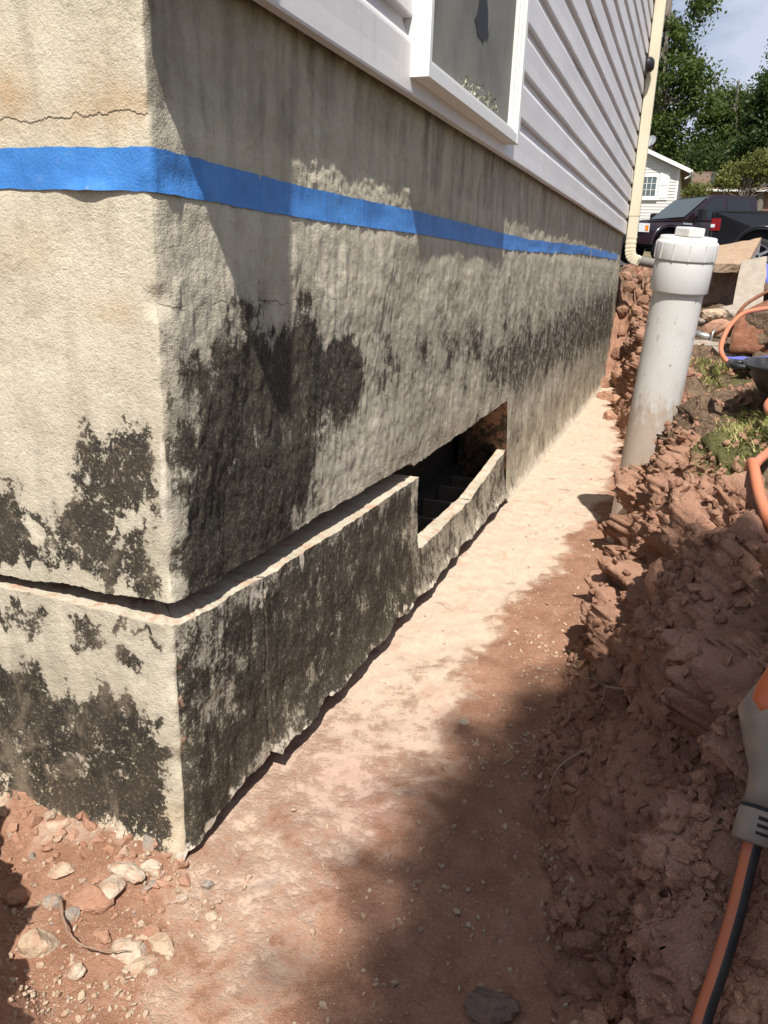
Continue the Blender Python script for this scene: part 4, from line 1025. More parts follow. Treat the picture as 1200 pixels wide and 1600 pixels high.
for sx in (-1, 1): tube('handle', spline([(sx*.20, -.06, .066), (sx*.236, -.05, .068), (sx*.246, 0, .069), (sx*.236, .05, .068), (sx*.20, .06, .066)], 5), .008, mtub.m, tub, 8)
mtp = M('blue_tarp', rough=.45, spec=.4); mtp.col(mtp.mix(mtp.noise(mtp.pos(), 20, 4), (.10, .11, .42), (.16, .18, .55)))
def tarp(label, c, name='tarp'):
    rows = []
    for i in range(14):
        u = i/13; row = []
        for j in range(14):
            v = j/13; p = Vector(c[0]).lerp(Vector(c[1]), u).lerp(Vector(c[3]).lerp(Vector(c[2]), u), v)
            q = np.array([[p.x, p.y, 0]], np.float32); row.append((p.x, p.y, p.z+.012*float(pn(q, 14, 7)[0])+.006*float(pn(q, 35, 8)[0])))
        rows.append(row)
    V = [p for r in rows for p in r]; o = link(name, mesh_np(name, V, grid_faces(14, 14), mtp.m), None, label=label, category='tarp'); sm = o.modifiers.new('s', 'SOLIDIFY'); sm.thickness = .0012
tarp('blue tarp lying under the orange hose loop by the tub', [(.725, 2.26, .592), (1.1, 2.42, .60), (1.1, 1.95, .60), (.80, 1.97, .592)])
tarp('blue tarp behind the leaning grey slab', [(.96, 5.0, .96), (1.5, 5.3, 1.0), (1.5, 4.2, .78), (.99, 4.35, .84)])
# hose nozzle tool and its striped hose at the lower right
mgry = M('grey_plastic', rough=.5, spec=.35); mgry.col(mgry.mix(mgry.ss(.4, .7, mgry.noise(mgry.obj(), 40, 6), .25, .9), (.20, .18, .15), (.34, .24, .175)))
mor = M('orange_plastic', rough=.45, spec=.4); mor.col(mor.mix(mor.ss(.5, .75, mor.noise(mor.obj(), 40, 6), 0, .6), (.56, .13, .04), (.36, .17, .10)))
TOOL = Vector((.716, -.118, .392))
tool = thing('hose_nozzle', 'grey and orange hose nozzle resting on the soil bank at the right edge', 'nozzle', TOOL)
def tl(p): return Vector(p)-TOOL
def skin_tube(name, pts, mat, parent, n=20, sq=.75):
    """swept superellipse: pts = (centre, half width, half depth)"""
    V = []; F = []; C_ = [Vector(p[0]) for p in pts]; m = len(pts); s0 = Vector((.93, .34, .05)).normalized()
    for i, (c_, a_, b_) in enumerate(pts):
        t = (C_[min(i+1, m-1)]-C_[max(0, i-1)]).normalized(); s = (s0-t*s0.dot(t)).normalized(); w = t.cross(s)
        for k in range(n):
            a = 2*math.pi*k/n; V.append(C_[i]+s*a_*math.copysign(abs(math.cos(a))**sq, math.cos(a))+w*b_*math.copysign(abs(math.sin(a))**sq, math.sin(a)))
    for i in range(m-1):
        for k in range(n): F.append((i*n+k, i*n+(k+1) % n, (i+1)*n+(k+1) % n, (i+1)*n+k))
    V.append(C_[0]); V.append(C_[-1])
    for k in range(n): F.append((len(V)-2, (k+1) % n, k)); F.append((len(V)-1, (m-1)*n+k, (m-1)*n+(k+1) % n))
    return link(name, tube_me(name, V, F, mat), parent)
def up(u, v): return None
B0, B1, B2, B3, B4 = (tl(p) for p in ((.745, -.035, .478), (.727, -.062, .452), (.722, -.098, .420), (.7175, -.122, .395), (.7145, -.139, .371)))
skin_tube('body', [(B0, .026, .026), (B0.lerp(B1, .5), .034, .032), (B1, .036, .032), (B1.lerp(B2, .5), .026, .026), (B2, .0165, .0185), (B2.lerp(B3, .5), .0145, .0165), (B3, .0150, .0160)], mgry.m, tool)
slv = skin_tube('sleeve', [(B3, .0165, .0165), (B3.lerp(B4, .15), .0182, .0182), (B3.lerp(B4, .5), .0190, .0190), (B4, .0196, .0196), (B4+(B4-B3)*.06, .0180, .0180)], mgry.m, tool, sq=1.0)
for k in range(3):
    c_ = B3.lerp(B4, .28+.22*k); t = (B4-B3).normalized()
    for a0 in (-2.1, -.6, 1.0):
        arc = []
        s = Vector((.93, .34, .05)); s = (s-t*s.dot(t)).normalized(); w = t.cross(s)
        for q in range(7):
            a = a0+q*.17; arc.append(c_+(s*math.cos(a)+w*math.sin(a))*.0186)
        tube('slot', arc, .0017, md_.m, slv, 6)
O0 = [tl(p) for p in ((.712, -.078, .462), (.722, -.060, .478), (.736, -.036, .496), (.756, -.006, .514))]
skin_tube('trigger', [(O0[0], .010, .010), (O0[0].lerp(O0[1], .3), .017, .015), (O0[1], .020, .017), (O0[2], .022, .018), (O0[3], .016, .014)], mor.m, tool)
for k in range(3):
    c_ = O0[1].lerp(O0[2], .2+.3*k)+Vector((-.012, -.012, -.008)); tube('grip_groove', [c_+Vector((-.004, 0, -.004)), c_+Vector((.012, -.004, -.004))], .0016, md_.m, tool, 6)
for q_, a_ in ((B1.lerp(B2, .15), .034), (B1.lerp(B2, .75), .0225), (B0.lerp(B1, .6), .033)):
    n_ = (Vector(CAM)-(TOOL+q_)).normalized(); V, F = lathe_vf([(.0, .0012), (.0022, .001), (.0028, .0)], 10); mt_ = n_.to_track_quat('Z', 'Y').to_matrix()
    link('screw', tube_me('screw', [mt_@Vector(v)+q_+n_*(a_*.93) for v in V], F, mgal.m), tool)
V, F = tube_vf([B3-(B4-B3)*.02, B3+(B4-B3)*.05], [.0175, .0175], 24); link('seam_ring', tube_me('seam_ring', V, F, md_.m), tool)
hp = [tl(p) for p in ((.7155, -.134, .378), (.712, -.146, .358), (.706, -.172, .316), (.698, -.198, .280), (.689, -.223, .246), (.684, -.246, .222), (.682, -.28, .20), (.69, -.34, .19))]
mst = M('striped_hose', rough=.45, spec=.35)
_a, _b, _c, _d = mst.attr('mask'); mst.col(mst.mix(mst.ss(.45, .55, _a), mst.mix(mst.ss(.45, .7, mst.noise(mst.obj(), 50, 5), 0, .5), (.50, .15, .065), (.37, .165, .10)), mst.mix(mst.noise(mst.obj(), 90, 4), (.02, .022, .024), (.055, .055, .055))))
hs = spline(hp, 10); V, F = tube_vf(hs, .0080, 24, cap=False)
me = mesh_np('hose', np.array([v[:] for v in V]), np.array(F), mst.m, {'mask': np.array([((1. if 1 <= (i % 24) <= 5 or 13 <= (i % 24) <= 17 else 0.), 0, 0, 1) for i in range(len(V))])})
link('striped_hose', me, tool)

# ------------------------------------------------------------------ roots and grass
mrt = M('root_bark', rough=.9); mrt.col(mrt.mix(mrt.noise(mrt.pos(), 60, 4), (.20, .12, .08), (.36, .26, .19)))
def root(pts, r0, label):
    P = spline(pts, 7); P = [p+Vector((rr.uniform(-1, 1), rr.uniform(-1, 1), rr.uniform(-1, 1)))*.0012 for p in P]; n = len(P)
    tube('root', P, [r0*(1-.75*i/n) for i in range(n)], mrt.m, None, 7, label=label, category='root', group='thin roots in the bank')
root([(.610, .47, .19), (.575, .47, .170), (.548, .49, .158), (.528, .48, .172), (.505, .49, .165)], .0030, 'pale forked root sticking out of the bank above the trench floor')
root([(.548, .49, .158), (.545, .48, .13), (.540, .485, .10), (.545, .47, .075)], .0022, 'thin rootlet dangling straight down from the bank')
root([(.545, .36, .115), (.515, .350, .090), (.497, .335, .075), (.487, .30, .052), (.476, .272, .035), (.470, .25, .012)], .0026, 'thin dark root curving down onto the floor at the bank foot')
root([(.66, -.02, .27), (.645, -.045, .262), (.628, -.05, .270), (.615, -.06, .255), (.60, -.05, .25)], .0018, 'wiry pale root tangle beside the striped hose')
root([(-.10, -.15, .012), (-.06, -.185, .02), (-.02, -.205, .022), (.02, -.20, .020), (.045, -.185, .016)], .0022, 'thin dark twig lying across the rubble at lower left')
mg1 = M('grass_blades', rough=.6, spec=.25); mg1.b.inputs['Subsurface Weight'].default_value = 0
_g = mg1.attr('mask'); mg1.col(mg1.mix(_g[0], mg1.mix(_g[1], (.13, .17, .035), (.27, .29, .075)), (.42, .36, .17)))
def grass(name, spots, label, seed):
    r = np.random.RandomState(seed); V = []; F = []; A = []
    for (cx, cy, rad, n, hgt, dry) in spots:
        for k in range(n):
            a = r.rand()*6.28; q = rad*math.sqrt(r.rand()); px, py = cx+q*math.cos(a), cy+q*math.sin(a)*1.5
            base = Vector((px, py, gz(px, py, .02)-.004)); flat_ = r.rand() < .45; dr = Vector((r.normal(), r.normal()-.25, 0)).normalized(); h = hgt*r.uniform(.45, 1.2)*(.35 if flat_ else 1); lean = r.uniform(.25, 1.3)*h*(3.5 if flat_ else 1); w = r.uniform(.0011, .0024)
            sd = Vector((-dr.y, dr.x, 0))*w; i = len(V); c = (r.rand() < dry, r.rand(), 0, 1)
            for t in (0, .35, .7, 1.0):
                p = base+dr*lean*t*t+Vector((0, 0, h*(t-.35*t*t))); ww = sd*(1-t*.92)
                V += [p-ww, p+ww]; A += [c, c]
            F += [(i, i+1, i+3, i+2), (i+2, i+3, i+5, i+4), (i+4, i+5, i+7, i+6)]
    me = mesh_np(name, np.array([v[:] for v in V]), np.array(F), mg1.m, {'mask': np.array(A, np.float32)})
    link(name, me, None, kind='stuff', label=label, category='grass')
grass('grass', [(.74, 1.12, .08, 620, .045, .35), (.80, 1.02, .10, 700, .042, .45), (.78, 1.25, .08, 420, .045, .35), (.70, .93, .05, 160, .028, .4), (.86, 1.2, .1, 350, .05, .4), (.72, 1.3, .08, 160, .03, .7)], 'green and straw coloured grass tuft below the black tub', 1)
grass('grass', [(.67, 2.35, .05, 260, .06, .15), (.70, 2.15, .06, 300, .055, .2), (.69, 1.95, .04, 120, .05, .3), (.76, 2.2, .05, 120, .05, .3), (.62, 2.6, .04, 80, .05, .2)], 'bright grass tuft beside the orange hose loop', 2)
grass('grass', [(.69, .88, .035, 220, .022, .1), (.715, .82, .03, 160, .02, .1), (.74, .78, .03, 120, .02, .1)], 'low mossy grass on the brink of the bank', 3)
grass('grass', [(.545, 1.95, .02, 60, .06, .3), (.35, 5.9, .10, 120, .09, .3), (.2, 6.3, .08, 100, .09, .2)], 'sparse grass blades behind the white pipe', 4)

# ------------------------------------------------------------------ trees
def leaf_mat(name, a, b, c3):
    m = M(name, rough=.55, spec=.25); g = m.attr('mask')
    c = m.mix(g[0], a, b); c = m.mix(m.ma('MULTIPLY', g[1], g[1]), c, c3); m.col(c)
    tr = m.n('ShaderNodeBsdfTranslucent'); m.put(tr.inputs['Color'], m.mix(.5, c, (.20, .26, .04)))
    ms = m.n('ShaderNodeMixShader'); ms.inputs[0].default_value = .28
    out = m.t.nodes['Material Output']; m.t.links.new(m.b.outputs[0], ms.inputs[1]); m.t.links.new(tr.outputs[0], ms.inputs[2]); m.t.links.new(ms.outputs[0], out.inputs['Surface'])
    return m.m
LG = leaf_mat('maple_leaves', (.035, .065, .016), (.085, .125, .030), (.15, .17, .045))
LD = leaf_mat('dark_leaves', (.018, .042, .014), (.048, .085, .024), (.08, .115, .03))
LO = leaf_mat('olive_leaves', (.085, .10, .025), (.17, .18, .05), (.25, .23, .07))
mbk = M('bark', rough=.95); mbk.col(mbk.mix(mbk.noise(mbk.pos((1, 1, .2)), 8, 5), (.10, .08, .065), (.23, .20, .17)))
def leaves_np(C_, n, rad, size, r, flat=.75):
    """n leaf quads round each clump centre"""
    k = len(C_); P = np.repeat(C_, n, 0)+r.normal(size=(k*n, 3))*np.repeat(rad, n)[:, None]*np.array([.55, .55, .55*flat])
    s = size*r.uniform(.6, 1.35, k*n)
    A = r.normal(size=(k*n, 3)); A /= np.linalg.norm(A, axis=1, keepdims=True); Bv = np.cross(A, r.normal(size=(k*n, 3))); Bv /= np.linalg.norm(Bv, axis=1, keepdims=True)
    A = A*s[:, None]; Bv = Bv*(s*.55)[:, None]
    V = np.stack([P-A*.5, P+Bv*.5, P+A*.5, P-Bv*.5], 1).reshape(-1, 3); F = np.arange(k*n*4).reshape(-1, 4)
    cl = np.repeat(r.rand(k), n); m = np.stack([np.clip(cl*.6+.4*r.rand(k*n), 0, 1), r.rand(k*n)*np.repeat(r.rand(k), n), 0*cl, 0*cl+1], 1)
    return V, F, np.repeat(m, 4, 0)
def tree(name, label, base, trunk_h, tr, blobs, nclump, nleaf, size, mat, seed, group=None, cr=(.6, 1.3), lean=(0, 0)):
    r = np.random.RandomState(seed); t = thing(name, label, 'tree' if 'tree' in name else 'shrub', base, group=group); B = np.array(base)
    w = np.array([b[3]*b[4]*b[5] for b in blobs]); C_ = []
    for i in r.choice(len(blobs), nclump, p=w/w.sum()):
        cx, cy_, cz, rx, ry, rz = blobs[i]; d = r.normal(size=3); d /= np.linalg.norm(d); q = r.uniform(.35, 1.0)**.6
        C_.append(np.array([cx+d[0]*rx*q, cy_+d[1]*ry*q, cz+d[2]*rz*q]))
    C_ = np.array(C_); rad = r.uniform(cr[0], cr[1], len(C_))
    V, F, A = leaves_np(C_-B, nleaf, rad, size, r)
    link('crown', mesh_np('crown', V, F, mat, {'mask': A}, smooth=False), t)
    top = Vector((lean[0], lean[1], trunk_h)); pts = [Vector((0, 0, -.3)), top*.33+Vector((r.normal()*.12, r.normal()*.1, 0))*tr*2, top*.66+Vector((r.normal()*.15, r.normal()*.1, 0))*tr*2, top]
    S = spline(pts, 6); n = len(S); VV, FF = tube_vf(S, [tr*(1-.75*i/n) for i in range(n)], 9); link('trunk', tube_me('trunk', VV, FF, mbk.m), t)
    VV = []; FF = []
    for c in C_[r.choice(len(C_), min(len(C_), 26), replace=False)]:
        k = int(n*r.uniform(.35, .97)); a = S[k]; b = Vector(c-B); md = a.lerp(b, .5)+Vector((0, 0, -.08*(b-a).length)); q = spline([a, md, b], 4)
        v, f = tube_vf(q, [max(.012, tr*.35*(1-.85*i/len(q))) for i in range(len(q))], 5); o = len(VV); VV += v; FF += [tuple(j+o for j in ff) for ff in f]
    link('limbs', tube_me('limbs', VV, FF, mbk.m), t)
    return t
GB = 'trees behind the neighbouring house'
tree('maple_tree', 'tall loose leaved tree rising beside the downspout, highest in view', (-3.2, 58, 3.4), 15, .32, [(-3.2, 58.5, 12, 2.6, 2.2, 5.0), (-2.6, 59, 17.5, 2.3, 2, 2.6), (-.75, 58.5, 12.2, 1.15, 1.4, 1.9), (-1.6, 58.5, 8.6, 1.5, 1.5, 2.2), (-5.5, 59, 13, 2.5, 2, 5)], 190, 150, .26, LG, 1, GB, (.45, .95))
tree('maple_tree', 'pale green tree with a white trunk in the middle of the tree line', (1.7, 68, 3.9), 11, .13, [(1.2, 69, 10.6, 2.1, 1.6, 3.6), (1.1, 70, 13.4, 1.0, 1.2, 1.4), (2.3, 69, 12.2, 1.2, 1.2, 2.0)], 130, 140, .27, LG, 2, GB, (.45, .9))
tree('dark_tree', 'dense dark green tree at the right end of the tree line', (4.0, 61, 3.7), 12, .3, [(3.6, 62, 11.0, 1.35, 1.8, 3.9), (4.6, 62, 12.6, 1.6, 1.8, 4.2), (3.0, 61.5, 8.6, 1.1, 1.3, 2.4), (6.5, 62, 11, 2, 2, 5)], 210, 160, .25, LD, 3, GB, (.4, .85))
tree('dark_tree', 'low dark tree behind the neighbouring gable', (-1.2, 66, 3.9), 6, .2, [(-1.2, 66.5, 8.2, 2.3, 1.5, 2.3), (-3.6, 66.5, 8.6, 2, 1.5, 2.6)], 80, 150, .26, LD, 4, GB, (.5, .95))
tree('dark_tree', 'low dark tree standing behind the olive tree', (1.7, 66, 3.9), 6, .2, [(1.2, 66.5, 8.2, 2.0, 1.5, 1.8), (3.2, 66.5, 8.8, 1.8, 1.5, 2.2)], 100, 150, .25, LD, 5, GB, (.45, .9))
tree('olive_tree', 'small olive green tree above the pickup roof', (1.9, 34.4, 2.2), 2.4, .09, [(1.75, 34.5, 4.75, .85, .7, .55), (2.45, 34.8, 5.1, .75, .7, .6), (1.2, 34.3, 4.55, .5, .5, .40), (3.2, 34.8, 5.0, .8, .7, .7)], 95, 95, .115, LO, 6, None, (.16, .34))
tree('round_shrub', 'round olive shrub left of the small olive tree', (.22, 35, 2.4), 1.2, .05, [(.22, 35, 4.05, .5, .5, .45)], 24, 110, .10, LO, 7, None, (.14, .26))
# unseen tree added behind the camera, crown shaped to shade floor and bank
rT = np.random.RandomState(9)
FP = [(.32, -.9), (.32, .05), (.325, .26), (.37, .50), (.43, .70), (.50, .78), (.60, .66), (.68, .48), (.95, .42), (.95, -.9)]
pts_ = []
while len(pts_) < 150:
    a, b = rT.uniform(.3, .95), rT.uniform(-.9, 1.0)
    if float(psd(np.array([a]), np.array([b]), FP)[0]) > .035 and (a < .56 or rT.rand() < .30): pts_.append((a, b))
shade = thing('added_shade_tree', 'unseen leafy tree added behind the viewer to shade the trench floor', 'tree', (3.4, -6.2, .55))
C_ = np.array([(a+.2125*h, b-.625*h, h) for (a, b), h in zip(pts_, rT.uniform(5.6, 6.8, len(pts_)))])
C2 = rT.normal(size=(120, 3))*np.array([.55, .55, .6])+np.array([4.1, -6.1, 6.8])
B = np.array([3.4, -6.2, .55])
V1, F1, A1 = leaves_np(C_-B, 36, np.full(len(C_), .11), .075, rT, 1.0); V2, F2, A2 = leaves_np(C2-B, 60, np.full(len(C2), .3), .09, rT)
link('crown', mesh_np('crown', np.concatenate([V1, V2]), np.concatenate([F1, F2+len(V1)]), LG, {'mask': np.concatenate([A1, A2])}, smooth=False), shade)
VV, FF = tube_vf(spline([(0, 0, -.3), (-.05, .1, 2), (-.1, .3, 4), (-.2, .6, 6)], 6), [.14*(1-.03*i) for i in range(19)], 10); link('trunk', tube_me('trunk', VV, FF, mbk.m), shade)
VV, FF = tube_vf(spline([(-.1, .3, 4), (-.6, .9, 4.9), (-1.2, 1.7, 5.5), (-1.5, 2.3, 5.7)], 5), [.05*(1-.045*i) for i in range(16)], 7); link('limb', tube_me('limb', VV, FF, mbk.m), shade)

# ------------------------------------------------------------------ neighbouring house
nh = thing('neighbour_house', 'small white sided house with a gable behind the dark red pickup', 'house', (0, 0, 0))
mvw = M('white_lap_siding', rough=.55, spec=.3); mvw.col(mvw.mix(mvw.noise(mvw.pos(), 3, 4), (.66, .63, .60), (.58, .555, .53)))
gx0, gx1, gy, gz0, ge = -8.4, -.62, 38.1, 2.2, 5.38
def gab(x): return ge+.44*max(0, min(gx1-x, x-gx0))
V = []; F = []
z = gz0
while z < ge+.44*3.85:
    z1 = z+.127
    def xr(zz): q = max(0, (zz-ge)/.44); return gx0+q, gx1-q
    a, b = xr(z), xr(z1); i = len(V)
    V += [(a[0], gy-.022, z), (a[1], gy-.022, z), (b[1], gy, z1), (b[0], gy, z1), (a[0], gy, z), (a[1], gy, z)]; F += [(i, i+1, i+2, i+3), (i+4, i+5, i+1, i)]
    z = z1
me = bpy.data.meshes.new('lap_siding'); me.from_pydata(V, [], F); me.materials.append(mvw.m); link('lap_siding', me, nh)
boxo('wall', mvw.m, nh, (gx0, gx1-.001, gy+.001, 47, gz0, ge))
boxo('corner_board', MT, nh, (gx1-.10, gx1+.012, gy-.035, gy+.10, gz0, ge), bevel=.004)
mrs = M('brown_shingle', rough=.95); mrs.col(mrs.mix(mrs.noise(mrs.pos(), 9, 6), (.13, .085, .065), (.20, .14, .11)))
bm = bmesh.new(); xm = (gx0+gx1)/2; zp = ge+.44*(gx1-xm)
prism(bm, [(gx1+.42, ge-.185), (xm, zp), (gx0-.42, ge-.185), (gx0-.42, ge-.06), (xm, zp+.14), (gx1+.42, ge-.06)], gy-.28, 47.3); bm_obj('roof', bm, mrs.m, nh)
bm = bmesh.new(); prism(bm, [(gx1+.44, ge-.20), (xm, zp-.01), (gx0-.44, ge-.20), (gx0-.44, ge-.03), (xm, zp+.17), (gx1+.44, ge-.03)], gy-.315, gy-.285); bm_obj('fascia', bm, MT, nh)
V, F = tube_vf([(gx1+.48, gy-.30, ge-.12), (gx1+.48, 47, ge-.12)], .06, 10); link('gutter', tube_me('gutter', V, F, MT), nh)
V, F = tube_vf(spline([(gx1+.48, gy-.2, ge-.16), (gx1+.42, gy-.2, ge-.30), (gx1+.24, gy-.2, ge-.42)], 5), .035, 8); link('gutter_outlet', tube_me('gutter_outlet', V, F, MT), nh)
nw = link('window', None, nh); mgw = M('window_glass', rough=.08, spec=.7, col=(.10, .13, .14))
wx0, wx1, wz0, wz1 = -2.42, -1.44, 4.18, 5.16
for nm, b in (('frame', (wx0, wx0+.10, gy-.07, gy-.02, wz0, wz1)), ('frame', (wx1-.10, wx1, gy-.07, gy-.02, wz0, wz1)), ('frame', (wx0+.1, wx1-.1, gy-.068, gy-.02, wz0, wz0+.10)), ('frame', (wx0+.1, wx1-.1, gy-.068, gy-.02, wz1-.10, wz1))): boxo(nm, MT, nw, b, bevel=.004)
xa, xb, za, zb_ = wx0+.1, wx1-.1, wz0+.1, wz1-.1
for i in range(4):
    for j in range(3):
        boxo('pane', mgw.m, nw, (xa+(xb-xa)*i/4+.01, xa+(xb-xa)*(i+1)/4-.01, gy-.045, gy-.035, za+(zb_-za)*j/3+.01, za+(zb_-za)*(j+1)/3-.01))
for i in (1, 2, 3): boxo('muntin', MT, nw, (xa+(xb-xa)*i/4-.012, xa+(xb-xa)*i/4+.012, gy-.055, gy-.03, za, zb_))
for j in (1, 2): boxo('muntin', MT, nw, (xa, xb, gy-.053, gy-.031, za+(zb_-za)*j/3-.009, za+(zb_-za)*j/3+.009))
boxo('sill', MT, nw, (wx0-.03, wx1+.03, gy-.10, gy-.02, wz0-.07, wz0-.003), bevel=.004)
for sx in (-1.42, -2.86):
    sh = link('shutter', None, nh); boxo('panel', MT, sh, (sx, sx+.42, gy-.05, gy-.023, 4.12, 5.24), bevel=.006)
    for z0, z1 in ((4.2, 4.62), (4.72, 5.16)): boxo('raised_field', MT, sh, (sx+.07, sx+.35, gy-.062, gy-.051, z0, z1), bevel=.006)
dish = thing('satellite_dish', 'grey satellite dish on the neighbouring gable roof', 'dish', (-2.05, 38.7, 6.28))
mdi = M('dish_grey', rough=.5, col=(.33, .34, .36)); V, F = lathe_vf([(0, -.05), (.12, -.04), (.21, -.01), (.27, .03)], 24)
me = tube_me('reflector', V, F, mdi.m); o = link('reflector', me, dish); o.rotation_euler = (R(62), 0, R(-25)); o.location = (0, 0, .32)
tube('mast', [(0, .12, -.15), (0, .10, .15), (0, .05, .30)], .025, mdi.m, dish, 8); tube('arm', [(0, .03, .22), (.08, -.22, .2), (.12, -.36, .30)], .014, mdi.m, dish, 6)
# brown roofed house further off
bh = thing('brown_roof_house', 'distant low house with a brown roof seen behind the small olive tree', 'house', (0, 0, 0))
bm = bmesh.new(); prism(bm, [(0, 0), (0, .12), (4.5, 1.75), (9, .12), (9, 0), (4.5, 1.6)], 0, 12)
bmesh.ops.rotate(bm, verts=bm.verts[:], cent=(0, 0, 0), matrix=Matrix.Rotation(R(90), 3, 'Z')); bmesh.ops.translate(bm, verts=bm.verts[:], vec=(10.5, 60.5, 6.6)); bm_obj('roof', bm, mrs.m, bh)
boxo('wall', M('brown_brick', rough=.9, col=(.24, .14, .105)).m, bh, (-1.2, 10.2, 61.1, 69, 3.5, 6.75))
boxo('fascia', MT, bh, (-1.5, 10.5, 60.44, 60.49, 6.58, 6.72))
msl = M('slate_panel', rough=.4, spec=.4, col=(.055, .06, .07))
for x0, x1 in ((.75, 2.3), (2.9, 4.6)):
    bm = bmesh.new(); v = [bm.verts.new(p) for p in ((x0, 60.9, 6.94), (x1, 60.9, 6.94), (x1, 64.2, 8.14), (x0, 64.2, 8.14))]; bm.faces.new(v)
    e = bmesh.ops.extrude_face_region(bm, geom=bm.faces[:]); bmesh.ops.translate(bm, verts=[q for q in e['geom'] if isinstance(q, bmesh.types.BMVert)], vec=(0, -.02, .06)); bm_obj('roof_panel', bm, msl.m, bh)

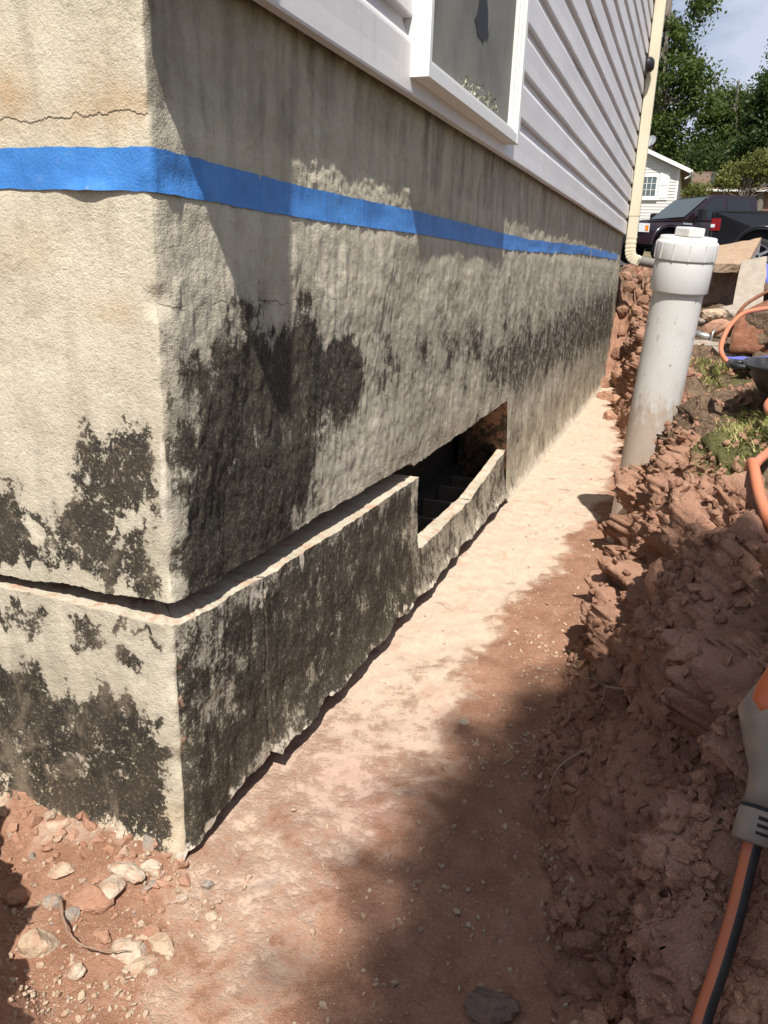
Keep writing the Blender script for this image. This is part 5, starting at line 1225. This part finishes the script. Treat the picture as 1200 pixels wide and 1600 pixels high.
# ------------------------------------------------------------------ pickup trucks
mgt = M('tinted_glass', rough=.06, spec=.7, col=(.018, .022, .026)); mtyr = M('tyre_rubber', rough=.85, col=(.022, .022, .023)); mrim = M('alloy_rim', rough=.3, metal=.85, col=(.55, .55, .57)); mchr = M('chrome', rough=.15, metal=1.0, col=(.7, .7, .72))
mtrm = M('dark_trim', rough=.6, col=(.015, .015, .016)); mred = M('tail_lamp_red', rough=.2, spec=.6, col=(.20, .010, .014)); mamb = M('amber_lamp', rough=.2, spec=.6, col=(.85, .22, .02)); mclr = M('headlamp_glass', rough=.1, spec=.7, col=(.62, .64, .66)); mwsh = M('windscreen', rough=.06, spec=.7, col=(.028, .04, .036))
def arch(cx, r, z0, n=9): return [(cx+r*math.cos(math.pi*k/n), z0+r*math.sin(math.pi*k/n)) for k in range(n+1)]
def pickup(name, label, loc, rz, paint, cab0=.55, bed_only=False):
    t = thing(name, label, 'pickup truck', loc, rz, 'pickup trucks parked behind the yard'); W_ = .98
    pm = paint
    # lower body with wheel arches, x forward, drawn clockwise
    pts = [(2.92, .52), (2.94, .80), (2.90, 1.06), (2.78, 1.13), (1.55, 1.22), (1.2, 1.25), (-2.0+.95, 1.25), (-1.06, 1.36), (-2.90, 1.36), (-2.94, .70), (-2.90, .50)]
    low = [(-2.40, .50)]+[(x, z_) for x, z_ in reversed(arch(-1.85, .50, .50))]+[(1.35, .42)]+[(x, z_) for x, z_ in reversed(arch(1.90, .50, .50))]+[(2.45, .50)]
    poly = pts+[p for p in low]
    bm = bmesh.new(); prism(bm, poly, -W_, W_)
    for v in bm.verts:
        if v.co.z > 1.0: v.co.y *= .965
        if v.co.x > 2.6: v.co.y *= .94
    body = bm_obj('body', bm, pm, t, bevel=.035, seg=2)
    # cab
    cabp = [(1.42, 1.22), (.62, 1.86), (.42, 1.93), (-.80, 1.95), (-.98, 1.90), (-1.05, 1.22)]
    bm = bmesh.new(); prism(bm, cabp, -.90, .90)
    for v in bm.verts:
        if v.co.z > 1.5: v.co.y *= .86
    cab = bm_obj('cab', bm, pm, t, bevel=.04, seg=2)
    for s in (-1, 1):
        def sidep(nm, q, off, mat, par):
            bm = bmesh.new(); vs_ = []
            for x, z_ in q:
                f = (z_-1.22)/(1.90-1.22); yy = (.90-.126*min(1, max(0, f)))+off; vs_.append(bm.verts.new((x, s*yy, z_)))
            f_ = bm.faces.new(vs_ if s < 0 else vs_[::-1]); e = bmesh.ops.extrude_face_region(bm, geom=[f_]); bmesh.ops.translate(bm, verts=[q_ for q_ in e['geom'] if isinstance(q_, bmesh.types.BMVert)], vec=(0, -s*.03, 0)); return bm_obj(nm, bm, mat, par)
        sidep('side_window', [(1.05, 1.29), (.50, 1.80), (.18, 1.83), (.16, 1.29)], .012, mgt.m, cab)
        sidep('side_window', [(.04, 1.29), (.02, 1.83), (-.74, 1.83), (-.80, 1.29)], .012, mgt.m, cab)
        boxo('door_handle', pm, body, (.20, .38, min(s*.975, s*1.0), max(s*.975, s*1.0), 1.08, 1.12), bevel=.008)
        boxo('door_handle', pm, body, (-.78, -.60, min(s*.975, s*1.0), max(s*.975, s*1.0), 1.08, 1.12), bevel=.008)
        for x in (.10, 1.12, -.90): boxo('door_seam', mtrm.m, body, (x-.006, x+.006, min(s*.95, s*.984), max(s*.95, s*.984), .56, 1.20))
        boxo('running_board', mtrm.m, body, (-1.2, 1.3, min(s*.90, s*1.03), max(s*.90, s*1.03), .38, .44), bevel=.01)
        mi = link('mirror', None, t); bm = bmesh.new(); box(bm, .98, 1.12, min(s*1.02, s*1.24), max(s*1.02, s*1.24), 1.24, 1.48); bm_obj('mirror_housing', bm, mtrm.m, mi, bevel=.03); boxo('mirror_arm', mtrm.m, mi, (1.0, 1.08, min(s*.88, s*1.03), max(s*.88, s*1.03), 1.26, 1.32)); boxo('mirror_glass', mchr.m, mi, (.972, .979, min(s*1.05, s*1.21), max(s*1.05, s*1.21), 1.27, 1.45))
        hl = boxo('headlight', mclr.m, t, (2.56, 2.90, min(s*.66, s*.962), max(s*.66, s*.962), .82, 1.05), bevel=.03); boxo('marker_lamp', mamb.m, hl, (2.60, 2.70, min(s*.95, s*.972), max(s*.95, s*.972), .86, 1.0))
        tl_ = boxo('taillight', mred.m, t, (-2.945, -2.74, min(s*.80, s*.985), max(s*.80, s*.985), .95, 1.22), bevel=.02); boxo('reverse_lamp', mclr.m, tl_, (-2.95, -2.86, min(s*.84, s*.99), max(s*.84, s*.99), 1.02, 1.09))
        boxo('badge', mchr.m, body, (1.22, 1.52, min(s*.962, s*.985), max(s*.962, s*.985), 1.07, 1.115), bevel=.004)
        for x in (1.90, -1.85):
            fl = []
            for r_, y_ in ((.495, .955), (.54, .99), (.575, .985), (.585, .95)): fl.append([(x+r_*math.cos(math.pi*k/16), s*y_, .50+r_*math.sin(math.pi*k/16)) for k in range(17)])
            V = [p for q in fl for p in q]; link('wheel_arch', mesh_np('wheel_arch', V, grid_faces(4, 17), pm), body)
            boxo('wheel_well', mtrm.m, body, (x-.49, x+.49, min(s*.3, s*.80), max(s*.3, s*.80), .45, 1.02))
            wh = link('wheel', None, t); wh.location = (x, s*.84, .40)
            pr_ = [(.255, -.12), (.33, -.135), (.385, -.115), (.40, -.07), (.40, .07), (.385, .115), (.33, .135), (.255, .12)]
            V, F = lathe_vf(pr_, 32); link('tyre', tube_me('tyre', [(a, c, b) for a, b, c in V], F, mtyr.m), wh)
            V, F = lathe_vf([(0, .06), (.06, .06), (.07, .03), (.20, .02), (.235, .05), (.262, .12), (.262, -.1)], 32); ri = link('rim', tube_me('rim', [(a, s*c, b) for a, b, c in V], F, mtrm.m), wh)
            for k in range(6):
                bm = bmesh.new(); box(bm, -.030, .030, .05, .105, .03, .245); bmesh.ops.rotate(bm, verts=bm.verts[:], cent=(0, 0, 0), matrix=Matrix.Rotation(k*math.pi/3, 3, 'Y'))
                if s < 0: bmesh.ops.scale(bm, verts=bm.verts[:], vec=(1, -1, 1))
                bm_obj('spoke', bm, mrim.m, ri, bevel=.006)
            V, F = lathe_vf([(.235, .09), (.262, .125), (.27, .10)], 32); link('rim_lip', tube_me('rim_lip', [(a, s*c, b) for a, b, c in V], F, mrim.m), ri)
    bm = bmesh.new(); v = [bm.verts.new(p) for p in ((1.375, -.80, 1.275), (1.375, .80, 1.275), (.665, .745, 1.845), (.665, -.745, 1.845))]; bm.faces.new(v); e = bmesh.ops.extrude_face_region(bm, geom=bm.faces[:]); bmesh.ops.translate(bm, verts=[q for q in e['geom'] if isinstance(q, bmesh.types.BMVert)], vec=(.012, 0, .014)); bm_obj('windscreen', bm, mwsh.m, cab)
    boxo('grille', mtrm.m, t, (2.86, 2.95, -.60, .60, .80, 1.04), bevel=.02); boxo('bumper', mtrm.m, t, (2.84, 3.02, -.92, .92, .50, .74), bevel=.04); boxo('fog_lamp', mclr.m, t, (2.93, 3.03, .60, .78, .58, .68), bevel=.02); boxo('rear_bumper', mchr.m, t, (-3.05, -2.92, -.90, .90, .50, .68), bevel=.03)
    boxo('bed_floor', mtrm.m, t, (-2.85, -1.1, -.80, .80, 1.362, 1.37)); boxo('tailgate', pm, t, (-2.97, -2.93, -.78, .78, .72, 1.37), bevel=.012)
    boxo('bed_rail', mtrm.m, t, (-2.9, -1.08, .80, .93, 1.362, 1.392), bevel=.01); boxo('bed_rail', mtrm.m, t, (-2.9, -1.08, -.93, -.80, 1.362, 1.392), bevel=.01)
    return t
def paint_mat(n, c): 
    m = M(n, rough=.22, spec=.5, col=c, Coat_Weight=.7, Coat_Roughness=.06); return m.m
pickup('pickup_truck', 'dark maroon pickup truck with its headlight beside the downspout', (.72, 25.52, 1.22), R(216.9), paint_mat('maroon_paint', (.018, .008, .012)))
pickup('pickup_truck', 'black pickup truck showing its red tail light behind the white pipe', (3.80, 20.88, 1.0), R(-4), paint_mat('black_paint', (.008, .008, .010)))
